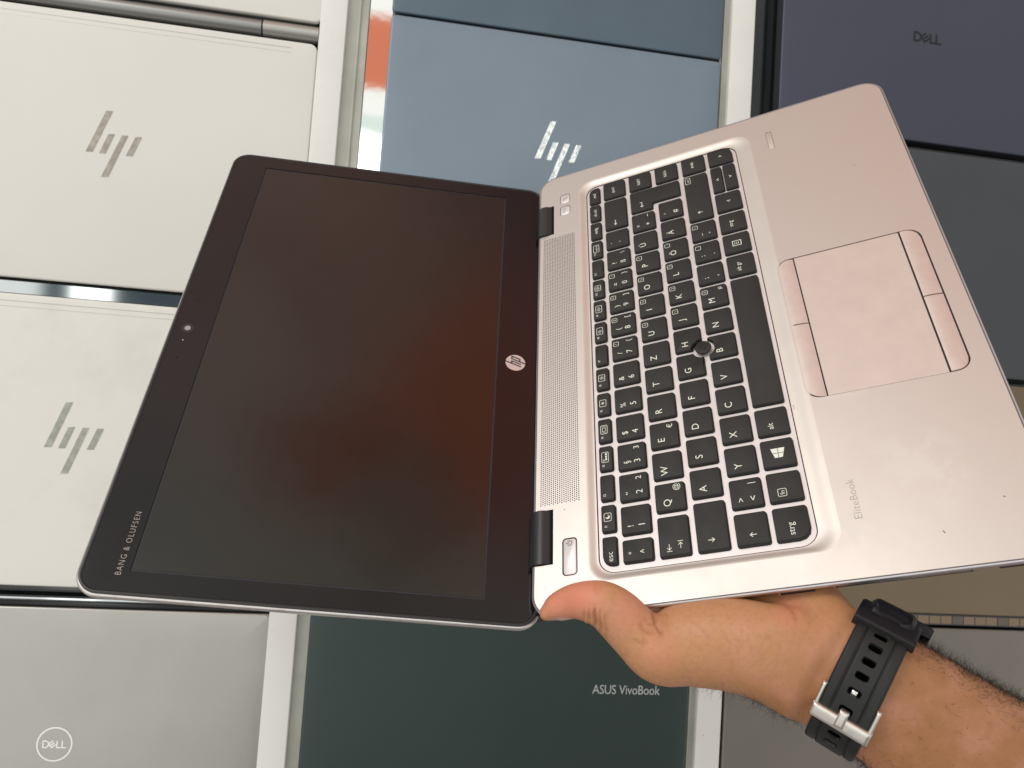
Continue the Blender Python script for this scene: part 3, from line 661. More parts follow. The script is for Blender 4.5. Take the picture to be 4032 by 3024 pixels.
# Q row
def tab(g, z):
    x, y = -12.6, RY[1]
    arrow(g, x+5.2, y-5.2, -1, 0, 3.0, z); g.stroke([(x+3.0, y-6.4), (x+3.0, y-4.0)], 0.32, z+0.01)
    arrow(g, x+5.6, y-10.8, 1, 0, 3.0, z); g.stroke([(x+7.9, y-12.0), (x+7.9, y-9.6)], 0.32, z+0.01)
K(-12.6, 0.5*P, 1, tab)
for i, (l, nn, th) in enumerate((('Q', None, '@'), ('W', None, None), ('E', None, '€'), ('R', None, None), ('T', None, None), ('Z', None, None), ('U', '4', None), ('I', '5', None), ('O', '6', None), ('P', '×', None), ('Ü', None, None))):
    x1 = (i+1.5)*P; K(x1-P+GAP, x1, 1, letter(x1-P+GAP, RY[1], l, nn, th))
x1 = 12.5*P
def plus(g, z): number(12.5*P-P+GAP, RY[1], '*', '+', None, '~')(g, z)
K(x1-P+GAP, x1, 1, plus)
# ISO enter
ex0, exm, ex1 = 238.9, 244.4, 259.3
yt, ym, yb = RY[1], RY[2]+3.0, RY[2]-KH
ent = [(ex1, yt-1.2), (ex1-0.4, yt-0.35), (ex1-1.2, yt), (ex0+1.2, yt), (ex0+0.35, yt-0.35), (ex0, yt-1.2), (ex0, ym+0.5+1.0), (ex0+0.35, ym+0.6), (ex0+1.0, ym+0.3), (exm-0.8, ym+0.3), (exm-0.2, ym), (exm, ym-0.6), (exm, yb+1.2), (exm+0.35, yb+0.35), (exm+1.2, yb), (ex1-1.2, yb), (ex1-0.35, yb+0.35), (ex1, yb+1.2)]
def enter(g, z): arrow(g, ex0+6.0, yt-8.0, -1, 0, 4.6, z, 0.38); g.stroke([(ex0+8.2, yt-8.0), (ex0+8.2, yt-6.8)], 0.38, z+0.01)
make_key(ent, enter)
K(261.6, 277.8, 1, word(269.2, RY[1]-7.0, 'bild↑'))
# A row
K(-12.6, 0.75*P, 2, lambda g, z: arrow(g, -12.6+6.0, RY[2]-7.2, 0, -1, 2.9, z, 0.36))
for i, (l, nn, th) in enumerate((('A', None, None), ('S', None, None), ('D', None, None), ('F', None, None), ('G', None, None), ('H', None, None), ('J', '1', None), ('K', '2', None), ('L', '3', None), ('Ö', '-', None), ('Ä', None, None))):
    x1 = (i+1.75)*P; K(x1-P+GAP, x1, 2, letter(x1-P+GAP, RY[2], l, nn, th, l in 'FJ'), docut=(l in 'GH'))
x1 = 12.75*P; K(x1-P+GAP, x1, 2, number(x1-P+GAP, RY[2], "'", '#'))
K(261.9, 278.2, 2, word(269.6, RY[2]-7.0, 'bild↓'))
# Y row
K(-12.6, 0.25*P, 3, lambda g, z: arrow(g, -12.6+5.6, RY[3]-8.2, 0, 1, 2.9, z, 0.36))
K(0.25*P+GAP, 1.25*P, 3, number(0.25*P+GAP, RY[3], '>', '<', None, '|'))
for i, (l, nn, th) in enumerate((('Y', None, None), ('X', None, None), ('C', None, None), ('V', None, None), ('B', None, None), ('N', None, None), ('M', '0', 'µ'))):
    x1 = (i+2.25)*P; K(x1-P+GAP, x1, 3, letter(x1-P+GAP, RY[3], l, nn, th), docut=(l == 'B'))
for i, (u, l, nn) in enumerate(((';', ',', None), (':', '.', '·'), ('_', '-', '+'))):
    x1 = (i+9.25)*P; K(x1-P+GAP, x1, 3, number(x1-P+GAP, RY[3], u, l, nn))
def rshift(g, z):
    x = 11.25*P+GAP; arrow(g, x+6.5, RY[3]-7.8, 0, 1, 2.6, z, 0.36)
    X, Y = x+39.5, RY[3]-2.9; g.stroke(rrect(X-3, X+3, Y-1.6, Y+1.6, 0.5, 2), 0.26, z, True); T(g, 'num', X, Y, 1.9, z)
K(11.25*P+GAP, 259.3, 3, rshift)
K(262.0, 278.4, 3, word(269.8, RY[3]-7.0, 'ende'))
# bottom row
y4 = RY[4]; H4 = 16.3
K(-12.8, 4.8, 4, word(-12.8+6.0, y4-7.4, 'strg', 4.3), h=H4, rr=(1.4, 1.4, 6.0, 1.4))
K(7.5, 23.9, 4, lambda g, z: boxed(g, 12.6, y4-6.6, 4.0, 4.0, z, 'fn', 3.2), h=H4)
def win(g, z):
    x, y = 34.6, y4-8.2
    for (a, b, c_, d_) in ((-2.6, -0.15, 0, 1), (0.15, 2.8, 0, 1), (-2.6, -0.15, -1, 0), (0.15, 2.8, -1, 0)):
        def hh(q): return 1.9+0.28*(q+2.6)
        if d_ == 1: g.poly([(x+a, y+0.14), (x+b, y+0.14), (x+b, y+hh(b)), (x+a, y+hh(a))], z)
        else: g.poly([(x+a, y-hh(a)), (x+b, y-hh(b)), (x+b, y-0.14), (x+a, y-0.14)], z)
K(26.5, 42.9, 4, win, h=H4)
K(45.5, 62.1, 4, word(50.9, y4-7.0, 'alt', 3.9), h=H4)
K(64.7, 156.6, 4, None, h=H4)
K(159.2, 175.9, 4, word(166.2, y4-6.6, 'alt gr', 3.6), h=H4)
def menu(g, z):
    x, y = 186.0, y4-8.2; g.stroke([(x-2.0, y-2.5), (x+2.0, y-2.5), (x+2.0, y+2.5), (x-2.0, y+2.5)], 0.42, z, True)
    for q in (-1.0, 0.1, 1.2): g.stroke([(x-0.9, y+q), (x+0.9, y+q)], 0.3, z+0.01)
K(178.4, 194.7, 4, menu, h=H4)
K(197.3, 214.0, 4, word(203.8, y4-6.8, 'strg', 3.6), h=H4)
K(216.7, 233.6, 4, lambda g, z: chev(g, 225.2, y4-8.2, -1, 0, z), h=H4)
make_key(rrect(236.3, 260.6, y4-7.6, y4, 1.2, 3), lambda g, z: chev(g, 248, y4-4.0, 0, 1, z))
make_key(rrect(236.3, 260.6, y4-H4, y4-8.1, 1.2, 3), lambda g, z: chev(g, 248, y4-12.2, 0, -1, z))
K(263.0, 278.5, 4, lambda g, z: chev(g, 270.7, y4-8.2, 1, 0, z), h=H4, rr=(1.4, 1.4, 1.4, 6.0))

# ---------------------------------------------------------------- lid (thing > lid > pieces)
lidp = MB()
LX0, LX1, LYT, LYB = -13.6, 322.9, 24.6, -203.0
def lid_out(i, r=12.5, n=8): return rrect(LX0+i, LX1-i, LYB+i, LYT-i, max(r-i, 1), n)
prof = [(8, -8.2), (3.5, -7.4), (1.2, -5.8), (0.15, -3.6), (0.0, -2.2), (0.2, -1.2), (0.8, -0.7), (1.3, -0.6)]
lidp.loft([lp(lid_out(i), z) for i, z in prof], True, False)
lid = lidp.build('lid', M['shell'], lap, smooth=True, ang=45)
lid.matrix_local = MBASE.inverted() @ MLID
s = MB(); s.loft([lp(lid_out(i), z) for i, z in ((1.25, -0.8), (1.3, 0.3), (1.8, 0.55), (2.6, 0.55), (3.0, 0.3), (3.15, -0.5))]); s.build('gasket', M['gasket'], lid, smooth=True, ang=40)
SCR = [(0, 0), (309.4, 0), (309.4, -174.0), (0, -174.0)]
V, F = fill_with_holes(lid_out(3.15), [SCR[::-1]], 0.25); s = MB(); s.add(V, F)
s.loft([lp(SCR, 0.25), lp(SCR, -0.35)]); s.build('bezel', M['bezel'], lid)
s = MB(); s.poly([(1.0, -173.0), (308.4, -173.0), (308.4, -1.0), (1.0, -1.0)], -0.1); s.build('screen', M['screen'], lid)
s = MB(); s.poly([(-0.5, -174.5), (309.9, -174.5), (309.9, 0.5), (-0.5, 0.5)], -0.3); s.build('screen_edge', M['gap'], lid)
s = MB(); s.box(-6, 316, -204.5, -196.5, -8.5, -0.2); s.build('hinge_cover', M['hinge'], lid)
s = MB(); add_text(s, 'BANG & OLUFSEN', 14.6, 3.6, 4.2, 0.30, thin=-0.06, spacing=1.22, sx=0.86); s.build('speaker_brand_lettering', M['grey_print'], lid)
s = MB(); s.disc(154.6, 13.7, 3.4, 0.28, 24); cr = s.build('camera_ring', M['gasket'], lid)
s = MB(); s.disc(154.6, 13.7, 1.75, 0.32, 20); s.build('camera_lens', mat('lens_cover', (0.42, 0.35, 0.38), 0.3), lid)
mh = mat('mic_black', (0.002, 0.002, 0.002), 0.9)
for (x, y, r_) in ((177.8, 14.0, 0.55), (131.8, 14.0, 0.6)):
    s = MB(); s.disc(x, y, r_, 0.29, 10); s.build('microphone_hole', mh, lid)
s = MB(); s.disc(145.2, 14.0, 0.4, 0.29, 8); s.build('camera_indicator', M['logo_rose'], lid)
s = MB(); s.disc(155.3, -185.2, 6.2, 0.30, 40); hb = s.build('maker_badge', M['logo_rose'], lid)
s = MB(); X, Y = 155.3, -185.2; wv = 0.85; sl = 0.36
def hl(*pts): s.stroke([(X+a+sl*b, Y+b) for a, b in pts], wv, 0.36)
hl((-1.6, 6.0), (-1.6, -3.3)); hl((-1.5, 2.3), (0.25, 2.3)); hl((0.25, 2.3), (0.25, -3.3))
hl((2.0, 2.3), (2.0, -6.0)); hl((2.0, 2.3), (4.0, 2.3), (4.0, -2.7), (2.0, -2.7))
s.build('badge_letters', M['gap'], lid)

# ================================================================== HAND AND FOREARM
RW = CAMR @ np.diag([1, -1, -1.0])                      # cv camera axes -> world
def cv(u, v, z): return np.array([(u-2016)/FPX*z, (v-1512)/FPX*z, z])
def to_world(p): return RW @ np.asarray(p) + CAMT
MB_np = np.array([[MBASE[i][j] for j in range(3)] for i in range(3)]); MB_t = np.array([MBASE[i][3] for i in range(3)])/MM
def base_pt(x, y, z): return RW.T @ ((MB_np @ np.array([x, y, z])+MB_t) - CAMT)      # laptop frame -> cv mm
def at_base(u, v, h):
    """point seen at (u, v) lying at height h over the palm rest"""
    d_ = RW @ np.array([(u-2016)/FPX, (v-1512)/FPX, 1.0]); nrm = MB_np[:, 2]; q = MB_t+nrm*h
    s_ = nrm @ (q-CAMT)/(nrm @ d_); return np.array([(u-2016)/FPX, (v-1512)/FPX, 1.0])*s_
def catmull(A, m_=5):
    A = np.asarray(A, float); out_ = []
    for i in range(len(A)-1):
        p0 = A[max(i-1, 0)]; p1 = A[i]; p2 = A[i+1]; p3 = A[min(i+2, len(A)-1)]
        for k in range(m_):
            t = k/m_; out_.append(0.5*((2*p1)+(-p0+p2)*t+(2*p0-5*p1+4*p2-p3)*t*t+(-p0+3*p1-3*p2+p3)*t**3))
    out_.append(A[-1]); return np.array(out_)
def tube(mb, secs, n=32, power=2.0, cap0=True, cap1=True):
    """secs rows: centre xyz (cv mm), half width in the picture plane, half depth"""
    S = catmull(secs)
    if cap0:
        e = []; c0, c1 = S[0], S[1]; d_ = (c0[:3]-c1[:3]); d_ /= np.linalg.norm(d_)
        for a in (80, 60, 40, 20):
            k = math.cos(R(a)); r_ = min(c0[3], c0[4]); e.append(np.concatenate([c0[:3]+d_*r_*math.sin(R(a)), c0[3:]*k]))
        S = np.vstack([e, S])
    if cap1:
        e = []; c0, c1 = S[-1], S[-2]; d_ = (c0[:3]-c1[:3]); d_ /= np.linalg.norm(d_)
        for a in (20, 40, 60, 80):
            k = math.cos(R(a)); r_ = min(c0[3], c0[4]); e.append(np.concatenate([c0[:3]+d_*r_*math.sin(R(a)), c0[3:]*k]))
        S = np.vstack([S, e])
    loops = []
    for i in range(len(S)):
        t = S[min(i+1, len(S)-1)][:3]-S[max(i-1, 0)][:3]; t /= np.linalg.norm(t)
        b_ = -S[i][:3]/np.linalg.norm(S[i][:3]); b_ = b_-t*(b_@t)
        if np.linalg.norm(b_) < 0.2: b_ = np.array([0, 1.0, 0])-t*t[1]
        b_ /= np.linalg.norm(b_); a_ = np.cross(t, b_)
        loops.append([tuple(S[i][:3]+a_*S[i][3]*math.copysign(abs(math.cos(q))**(2/power), math.cos(q))+b_*S[i][4]*math.copysign(abs(math.sin(q))**(2/power), math.sin(q))) for q in (2*math.pi*k/n for k in range(n))])
    mb.loft(loops, True, True)
def sec(p, hw_px, hd): return [*p, hw_px*p[2]/FPX, hd]
Zc = lambda X, Y: (2000+X/2.212, 2200+Y/2.212)
hand = MB()
th = []
for (X, Y, hw, h, hd) in ((345, 470, 72, 8.2, 6.0), (420, 424, 118, 8.8, 7.4), (575, 372, 150, 9.5, 8.6), (730, 374, 184, 11, 9.8), (845, 408, 208, 10, 10.5), (963, 494, 226, 6, 11.0), (1115, 645, 240, -1, 12.5), (1325, 785, 302, -8, 15.5), (1560, 742, 356, -13, 18.0), (1900, 735, 396, -15, 19.0)):
    u, v = Zc(X, Y); th.append(sec(at_base(u, v, h), hw/2.212, hd))
th.append(sec(cv(3010, 2565, 362), 188, 19)); th.append(sec(cv(3190, 2620, 356), 228, 19))
tube(hand, th, 36, 2.1)
pl = [sec(cv(3272, 2620, 354), 249, 19), sec(cv(3225, 2585, 357), 232, 18), sec(at_base(3070, 2440, -24), 262, 14), sec(at_base(2900, 2280, -29), 320, 13.5), sec(at_base(2760, 2170, -29), 340, 12)]
tube(hand, pl, 36, 2.3)
ar = [sec(cv(3225, 2590, 357), 236, 18.5), sec(cv(3285, 2628, 353), 246, 19), sec(cv(3369, 2680, 352), 255, 20), sec(cv(3495, 2764, 351), 268, 21), sec(cv(3680, 2890, 352), 283, 24), sec(cv(3891, 3031, 355), 303, 28), sec(cv(4400, 3330, 362), 340, 33), sec(cv(5200, 3800, 372), 385, 38)]
tube(hand, ar, 40, 2.15)
for (ya, x3, r_) in ((-2, 44, 8.8), (-24, 54, 9.0), (-46, 48, 8.6), (-66, 34, 7.6)):
    pts = [base_pt(-32, ya-18, -27), base_pt(-10, ya-8, -26), base_pt(14, ya-2, -24.5), base_pt(x3-14, ya, -24), base_pt(x3, ya, -22.5)]
    tube(hand, [[*p, r_*(1.12-0.08*i), r_*(1.1-0.08*i)] for i, p in enumerate(pts)], 20)
# cv mm -> world mm, voxel remesh into one continuous body
Vw = (RW @ np.array(hand.v).T).T+CAMT
tmp = obj('tmp', Vw, hand.f, M['skin'])
md = tmp.modifiers.new('r', 'REMESH'); md.mode = 'VOXEL'; md.voxel_size = 0.95*MM; md.use_smooth_shade = True
sm = tmp.modifiers.new('s', 'SMOOTH'); sm.factor = 0.6; sm.iterations = 9
bpy.context.view_layer.update()
me = bpy.data.meshes.new_from_object(tmp.evaluated_get(bpy.context.evaluated_depsgraph_get()))
bpy.data.objects.remove(tmp)
me.name = 'person'
person = bpy.data.objects.new('person', me); COL.objects.link(person)
person['label'] = 'bare left hand and hairy forearm holding the laptop corner with the thumb on top'; person['category'] = 'person'
nv = len(me.vertices); co_ = np.empty(nv*3); me.vertices.foreach_get('co', co_); co_ = co_.reshape(-1, 3)/MM
no_ = np.empty(nv*3); me.vertices.foreach_get('normal', no_); no_ = no_.reshape(-1, 3)
ccv = (co_-CAMT) @ RW; ncv = no_ @ RW
uv = np.stack([ccv[:, 0]/ccv[:, 2]*FPX+2016, ccv[:, 1]/ccv[:, 2]*FPX+1512], 1)
facing = np.clip(-ncv[:, 2]*1.6+0.5, 0, 1)
def seg_d(pts):
    dmin = np.full(nv, 1e9); tpar = np.zeros(nv); n_ = len(pts)-1
    for i in range(n_):
        a = np.array(pts[i], float); b = np.array(pts[i+1], float); ab = b-a
        t = np.clip(((uv-a)@ab)/(ab@ab), 0, 1); d_ = np.linalg.norm(uv-(a+t[:, None]*ab), axis=1)
        m_ = d_ < dmin; dmin[m_] = d_[m_]; tpar[m_] = (i+t[m_])/n_
    return dmin, tpar
disp = np.zeros(nv); crease = np.zeros(nv)
z1c = lambda L_: [(2000+x/2.212, 2200+y/2.212) for x, y in L_]
z2c = lambda L_: [(2700+x/4.147, 2200+y/4.147) for x, y in L_]
z3c = lambda L_: [(2800+x/4.158, 2500+y/4.158) for x, y in L_]
def cre(pts, wpx, depth, colr, taper=True):
    d_, t = seg_d(pts); g = np.exp(-(d_/wpx)**2)*facing
    if taper: g = g*np.clip(np.minimum(t, 1-t)*5+0.15, 0, 1)
    global disp, crease
    disp = np.minimum(disp, -g*depth) if depth > 0 else disp-g*depth
    crease = np.maximum(crease, g*colr)
for L_, w_, d_, c_ in (([(706, 430), (700, 480), (712, 545)], 7, 0.9, .45), ([(752, 425), (755, 500), (775, 590)], 8, 1.3, .8), ([(800, 440), (800, 520), (822, 625)], 7, 1.0, .6), ([(838, 470), (850, 560), (870, 660)], 6, .5, .4), ([(668, 440), (660, 490), (672, 530)], 6, .5, .4),
                     ([(1270, 440), (1285, 490), (1290, 560), (1325, 620), (1345, 665)], 10, 1.7, .4), ([(1160, 545), (1185, 610), (1240, 640), (1300, 615)], 11, 1.1, .22), ([(1200, 500), (1225, 560), (1270, 575)], 8, .8, .2),
                     ([(1090, 700), (1150, 735), (1230, 745)], 7, .5, .45), ([(1180, 680), (1185, 740), (1165, 780)], 6, .35, .4), ([(770, 195), (765, 250), (775, 310)], 10, .4, .2), ([(815, 200), (800, 290)], 8, .3, .15)):
    cre(z1c(L_), w_, d_, c_)
for L_ in ([(50, 950), (200, 1120), (390, 1330)], [(430, 950), (600, 1190), (740, 1400)], [(640, 880), (760, 1030)], [(720, 1130), (800, 1270), (910, 1410)], [(890, 1110), (1010, 1270), (1075, 1420), (1090, 1520)], [(1290, 1150), (1370, 1290), (1410, 1390), (1400, 1480)], [(1180, 1240), (1240, 1300), (1270, 1400), (1220, 1540)], [(1580, 1200), (1560, 1350), (1520, 1500)], [(1000, 1560), (1110, 1480), (1200, 1380)], [(840, 1560), (900, 1430), (960, 1370)],
           [(1700, 800), (1780, 880), (1800, 960), (1780, 1100)], [(1900, 850), (1960, 960), (2050, 1070), (1980, 1180), (1960, 1260)], [(2190, 900), (2050, 1010), (1960, 1130)], [(1890, 1240), (1890, 1360), (1850, 1480), (1780, 1560)], [(1960, 1250), (1890, 1370)]):
    cre(z2c(L_), 4.0, 0.20, 0.20)
cre(z2c([(1640, 740), (1740, 820), (1800, 920), (1800, 1020)]), 10, 0.9, 0.25)
for L_ in ([(480, 200), (520, 180), (430, 300)], [(600, 20), (660, 180), (690, 300)], [(860, 60), (800, 250), (640, 430)], [(1000, 60), (980, 200), (830, 380), (560, 610)], [(1160, 80), (1120, 290), (900, 600)], [(1290, 330), (1140, 560), (940, 770)], [(1480, 60), (1490, 150), (1400, 300)], [(1150, 400), (1000, 620), (870, 760)], [(960, 330), (800, 540)]):
    cre(z3c(L_), 3.5, 0.15, 0.16)
# soft swellings: thumb ball, IP joint, web
def bulge(u, v, r_, d_):
    global disp
    g = np.exp(-(((uv[:, 0]-u)**2+(uv[:, 1]-v)**2)/r_**2))*facing; disp = disp+g*d_
bulge(2860, 2480, 130, 1.8); bulge(3060, 2440, 55, 1.0); bulge(2590, 2570, 60, 0.9); bulge(2240, 2330, 50, 0.6)
for (a, b) in (((778, 455), (795, 600)), ((730, 455), (742, 560)), ((688, 455), (690, 540)), ((812, 480), (845, 640))):
    dd, t = seg_d(z1c([a, b])); disp += np.exp(-(dd/8)**2)*0.95
# tendons on the inner forearm
for pts in ([(3560, 2600), (3760, 2720), (4032, 2880)], [(3500, 2700), (3700, 2830), (4000, 3010)]):
    dd, t = seg_d(pts); disp += np.exp(-(dd/26)**2)*0.5*facing
wc = cv(3386, 2682, 352.0)
wa = np.array([0.872, 0.489, 0.0]); ww = np.array([0.489, -0.872, 0.0]); wd_ = -wc/np.linalg.norm(wc); wa -= wd_*(wa@wd_); wa /= np.linalg.norm(wa); ww = np.cross(wd_, wa); ww *= np.sign(ww@np.array([0.489, -0.872, 0.0]))
WRW, WRD = 29.2, 21.2                                        # wrist half sizes under the strap
co2 = co_+no_*disp[:, None]
q_ = (co2-CAMT) @ RW - wc; qa = q_@wa; qx = q_@ww; qy = q_@wd_           # the strap presses into the wrist
e_ = ((np.abs(qx)/WRW)**2.12+(np.abs(qy)/WRD)**2.12)**(1/2.12)
fall = np.clip((20-np.abs(qa))/8.0, 0, 1); fall = fall*fall*(3-2*fall)
sc = 1+(np.minimum(1, 0.985/np.maximum(e_, 1e-3))-1)*fall*(np.abs(qa) < 20)
q2 = q_+(ww[None]*qx[:, None]+wd_[None]*qy[:, None])*(sc-1)[:, None]
co2 = (RW @ (q2+wc).T).T+CAMT
me.vertices.foreach_set('co', (co2*MM).ravel()); me.update()
def sst(x, a, b): t = np.clip((x-a)/(b-a), 0, 1); return t*t*(3-2*t)
tipd = np.hypot((uv[:, 0]-2235), (uv[:, 1]-2330)*1.25)
red = 1-sst(tipd, 60, 210); red = np.maximum(red, 0.5*(1-sst(np.hypot(uv[:, 0]-3100, uv[:, 1]-2410), 20, 90)))
red = np.maximum(red, 0.45*(1-sst(np.hypot(uv[:, 0]-2480, uv[:, 1]-2400), 30, 120))); red = np.maximum(red, 0.35*(1-sst(np.hypot(uv[:, 0]-2600, uv[:, 1]-2570), 20, 110)))
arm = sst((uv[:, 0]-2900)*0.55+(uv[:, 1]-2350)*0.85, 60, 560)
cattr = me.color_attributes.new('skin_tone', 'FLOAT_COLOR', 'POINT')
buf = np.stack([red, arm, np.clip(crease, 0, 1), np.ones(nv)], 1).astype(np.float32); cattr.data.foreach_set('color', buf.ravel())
me.polygons.foreach_set('use_smooth', [True]*len(me.polygons)); me.materials.clear(); me.materials.append(M['skin'])
# thumb nail (seen edge-on along the outer side)
TS = catmull(th); rows = []
def tube_pt(S, f_, q, k):
    i_ = int(f_); fr = f_-i_; c_ = S[i_]*(1-fr)+S[i_+1]*fr
    t = S[i_+1][:3]-S[i_][:3]; t = t/np.linalg.norm(t); b_ = -c_[:3]/np.linalg.norm(c_[:3]); b_ = b_-t*(b_@t); b_ /= np.linalg.norm(b_); a_ = np.cross(t, b_)
    return c_[:3]+a_*(c_[3]*math.cos(q)+k)+b_*(c_[4]*math.sin(q))
for i in range(9):
    f_ = 0.2+i*1.25; row = []
    wq = 42*math.sqrt(max(0.05, 1-((i-3.2)/6.2)**2))
    for k in range(9): row.append(tube_pt(TS, f_, R(4+(-1+k/4)*wq), 0.05+0.35*(1-abs(k/4-1)**2)*(1-i/10)))
    rows.append(row)
nv0 = [p for r_ in rows for p in r_]; nf = [(i*9+k, i*9+k+1, (i+1)*9+k+1, (i+1)*9+k) for i in range(8) for k in range(8)]
nw = (RW @ np.array(nv0).T).T+CAMT
obj('thumbnail', nw, nf, M['nail'], person, True)

# hairs on the forearm
rng = np.random.RandomState(7)
pc = np.array([p.center for p in me.polygons])/MM; pn = np.array([p.normal for p in me.polygons])
pcv = (pc-CAMT)@RW; pncv = pn@RW
pu = pcv[:, 0]/pcv[:, 2]*FPX+2016; pv = pcv[:, 1]/pcv[:, 2]*FPX+1512
arm_s = (pu-3369)*0.87+(pv-2680)*0.49                      # along the arm, px
side = np.abs(pncv[:, 2])
wgt = np.zeros(len(pc))
m_ = (arm_s > 105) & (arm_s < 1100) & (pu < 4300); wgt[m_] = np.clip(1.15-side[m_], 0.20, 1)**2
m2 = (arm_s > -640) & (arm_s < -90) & (pncv[:, 1] > 0.35); wgt[m2] = np.clip(0.9-side[m2], 0, 1)**2*0.8*sst(arm_s[m2], -640, -300)
m3 = (pncv[:, 2] > 0.5); wgt[m3] *= 0.5
idx = rng.choice(len(pc), 8500, p=wgt/wgt.sum())
axis = RW @ np.array([0.86, 0.50, 0.02])
hm = MB()
for i in idx:
    p = pc[i]+rng.normal(0, 0.4, 3); n_ = pn[i]
    L_ = rng.uniform(3.0, 8.5)*(0.6 if pncv[i, 2] < -0.6 else 1.0)
    d0 = -axis*rng.uniform(-0.5, 1.1)+n_*rng.uniform(0.25, 0.8)+rng.normal(0, 0.4, 3); d0 /= np.linalg.norm(d0)
    curl = rng.normal(0, 0.55, 3)-n_*0.25; q = np.cross(d0, rng.normal(0, 1, 3)); q /= np.linalg.norm(q); q2 = np.cross(d0, q)
    r0 = rng.uniform(0.045, 0.075); b0 = len(hm.v); pts = []; pos = p-n_*0.3; dd = d0.copy()
    for k in range(5):
        rr = r0*(1-k/4.6)
        for (ca, sa) in ((1, 0), (-0.5, 0.87), (-0.5, -0.87)): hm.v.append(tuple(pos+q*rr*ca+q2*rr*sa))
        pos = pos+dd*L_/4; dd = dd+curl*0.35; dd /= np.linalg.norm(dd)
    for k in range(4):
        for j in range(3): a = b0+k*3+j; b = b0+k*3+(j+1) % 3; hm.f.append((a, b, b+3, a+3))
ho = hm.build('arm_hair', M['hair'], person); ho['kind'] = 'stuff'

# ================================================================== WRIST WATCH

def ring(theta, a, h):
    c_, s_ = math.cos(theta), math.sin(theta); pw = 2/2.12
    x = math.copysign(abs(c_)**pw, c_)*WRW; y = math.copysign(abs(s_)**pw, s_)*WRD
    nx, ny = x/WRW**2, y/WRD**2; l = math.hypot(nx, ny) or 1; nx /= l; ny /= l
    return to_world(wc+wa*a+ww*(x+nx*h)+wd_*(y+ny*h))
watch = empty('wristwatch', 'black rubber strap watch with steel buckle worn on the wrist', 'watch', Matrix.Translation(Vector(to_world(wc)*MM)))
WC = to_world(wc)
def wloc(p): return tuple(np.asarray(p)-WC)
# arc-length table over theta
TH = np.linspace(-0.5, 2*math.pi-0.5, 1441); PP = np.array([ring(t, 0, 2.5) for t in TH]); AL = np.concatenate([[0], np.cumsum(np.linalg.norm(np.diff(PP, axis=0), axis=1))])
def th_of_s(sx):
    """angle whose offset along ww is sx"""
    c_ = max(-1, min(1, sx/(WRW+2.5))); return math.acos(math.copysign(abs(c_)**1.06, c_))
slot_s = [20.5, 15.0, 8.6, 2.0, -5.3, -13.6, -25.0, -28.6]
slots = [(np.interp(th_of_s(s_), TH, AL)) for s_ in slot_s]
NA, NT = 60, 420
tl = np.linspace(0, AL[-1]*0.86, NT); V = []; F = []
for i, al in enumerate(tl):
    t = np.interp(al+0.0, AL, TH)
    for j in range(NA+1):
        a = -10.6+21.2*j/NA; h = 2.9
        ed = 10.6-abs(a); h -= 0.9*max(0, 1-ed/1.2)**2
        h -= 0.75*math.exp(-((abs(a)-6.0)/0.45)**2)
        if abs(a) > 6.3: h -= 0.25
        for q, sl_ in enumerate(slots):
            dx = max(abs(a)-1.55, 0); dy = max(abs(al-sl_)-0.25, 0); rr_ = math.hypot(dx, dy)
            h -= 1.7*max(0, min(1, (1.25-rr_)/0.35))
        V.append(wloc(ring(t, a, h)))
for i in range(NT-1):
    for j in range(NA): k = i*(NA+1)+j; F.append((k, k+1, k+NA+2, k+NA+1))
b0 = len(V)
for i, al in enumerate(tl):
    t = np.interp(al, AL, TH); V.append(wloc(ring(t, -10.6, 0.1))); V.append(wloc(ring(t, 10.6, 0.1)))
for i in range(NT-1):
    F.append((i*(NA+1), (i+1)*(NA+1), b0+2*(i+1), b0+2*i)); F.append((i*(NA+1)+NA, b0+2*i+1, b0+2*(i+1)+1, (i+1)*(NA+1)+NA))
strap = obj('strap', V, F, M['watch'], watch, True); sharp(strap, 50)
def ringblock(name, m, t0, t1, a0, a1, h0, h1, parent, nt_=14, na_=8, rnd=0.6, hollow=None):
    """bent block with softened outer edges"""
    V = []; F = []
    for i in range(nt_+1):
        t = t0+(t1-t0)*i/nt_
        ti = min(i, nt_-i)/nt_*abs(t1-t0)*27
        for j in range(na_+1):
            a = a0+(a1-a0)*j/na_; aj = min(a-a0, a1-a)
            drop = rnd*(max(0, 1-aj/rnd)**2+max(0, 1-ti/rnd)**2)
            hh = h1-min(drop, rnd*1.3)
            if hollow: hh -= hollow(t, a)
            V.append(wloc(ring(t, a, hh)))
    for i in range(nt_):
        for j in range(na_): k = i*(na_+1)+j; F.append((k, k+1, k+na_+2, k+na_+1))
    rim_ = [(0, j) for j in range(na_+1)]+[(i, na_) for i in range(1, nt_+1)]+[(nt_, j) for j in range(na_-1, -1, -1)]+[(i, 0) for i in range(nt_-1, 0, -1)]
    b0 = len(V)
    for (i, j) in rim_: V.append(wloc(ring(t0+(t1-t0)*i/nt_, a0+(a1-a0)*j/na_, h0)))
    n_ = len(rim_)
    for k in range(n_):
        i, j = rim_[k]; i2, j2 = rim_[(k+1) % n_]; F.append((i*(na_+1)+j, b0+k, b0+(k+1) % n_, i2*(na_+1)+j2))
    o_ = obj(name, V, F, m, parent, True); sharp(o_, 50); return o_
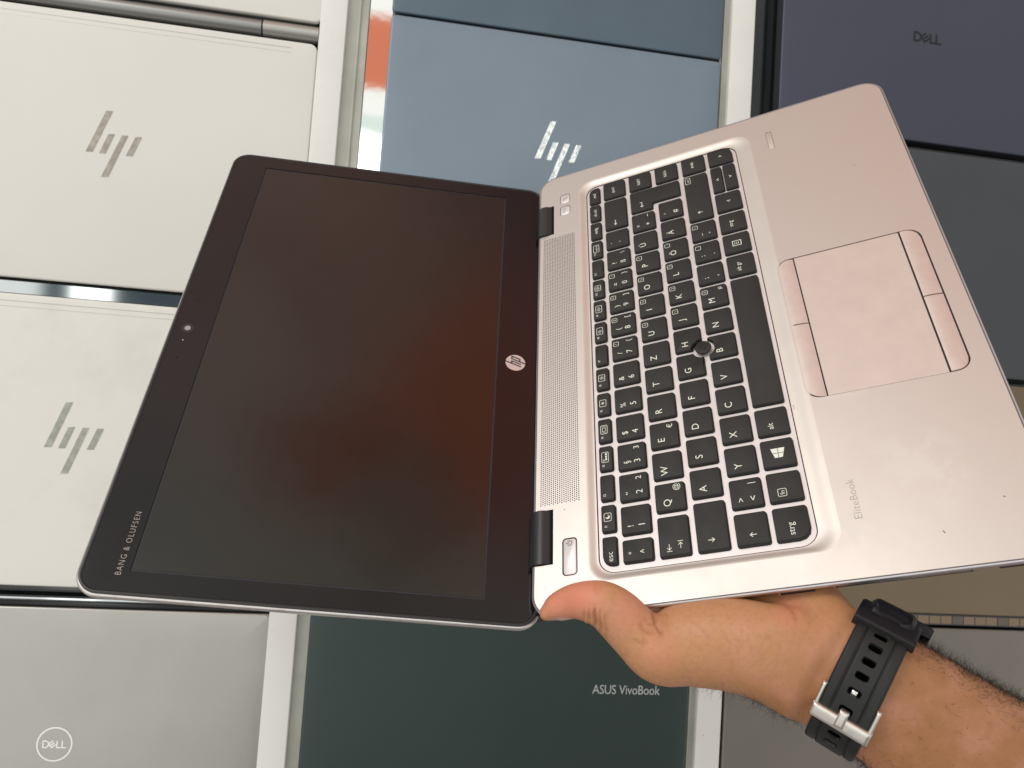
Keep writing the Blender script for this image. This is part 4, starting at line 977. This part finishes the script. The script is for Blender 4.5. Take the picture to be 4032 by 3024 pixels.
# second layer of strap near the lower end (overlap under the buckle)
tb0 = th_of_s(-18.6)
for q, sl_ in enumerate(slots):
    V = []; F = []
    for (a_, l_) in rrect(-2.45, 2.45, -1.15, 1.15, 1.1, 3): V.append(wloc(ring(np.interp(sl_+l_, AL, TH), a_, 1.75)))
    obj('slot_shade_fill', V, [tuple(range(len(V)))], M['slot'], watch)  # flat black fill painted as the shade inside each slot
buckle = ringblock('buckle', M['steel'], tb0-0.10, tb0+0.12, -12.3, 12.3, 2.0, 5.3, watch, 10, 26, 1.1)
for sa in (-1, 1):
    lo, hi = (10.3, 12.1) if sa > 0 else (-12.1, -10.3)
    ringblock('buckle_arm', M['steel'], tb0-0.40, tb0-0.05, lo, hi, 0.2, 3.7, buckle, 14, 6, 0.7)
tongue = ringblock('tongue', M['steel'], tb0-0.20, tb0+0.05, -1.9, 1.9, 2.0, 6.4, buckle, 10, 8, 0.7)
ringblock('tongue_pin', M['steel'], th_of_s(-5.3)-0.02, th_of_s(-5.3)+0.04, -1.0, 1.2, 0.5, 2.3, buckle, 4, 4, 0.3)
kp = ringblock('keeper', M['watch_dark'], 0.30, th_of_s(22.3), -12.6, 12.6, 0.3, 5.4, watch, 20, 26, 0.8)
ringblock('keeper_edge', M['watch'], th_of_s(22.6), th_of_s(21.9), -12.7, 12.7, 0.2, 5.75, kp, 4, 26, 0.4)
ringblock('strap_end', M['watch_dark'], 0.05, 0.62, -9.5, 10.5, 3.0, 7.3, watch, 22, 24, 3.2, hollow=lambda t, a: 0.9*max(0, 1-((a-0.5)/7.5)**2-((t-0.42)/0.17)**2 > 0))
ringblock('case_lug', M['watch_dark'], -0.45, 0.05, 5.0, 17.0, 1.0, 6.0, watch, 8, 8, 0.8)
# case on the far side
cs = MB(); cc = np.array([0, 0, 0.0])
cw = lambda r_, k, h: wloc(to_world(wc-wd_*(WRD+h)+wa*(r_*math.cos(2*math.pi*k/32))+ww*(r_*math.sin(2*math.pi*k/32))))
cs.loft([[cw(r_, k, h) for k in range(32)] for r_, h in ((18, -1), (20, 1), (20.5, 6), (19.5, 10), (17, 11))], True, True)
cs.build('watch_case', M['watch_dark'], watch, smooth=True, ang=40)
print('tris', sum(len(o.data.polygons) for o in bpy.data.objects if o.type == 'MESH'), 'verts person', nv)
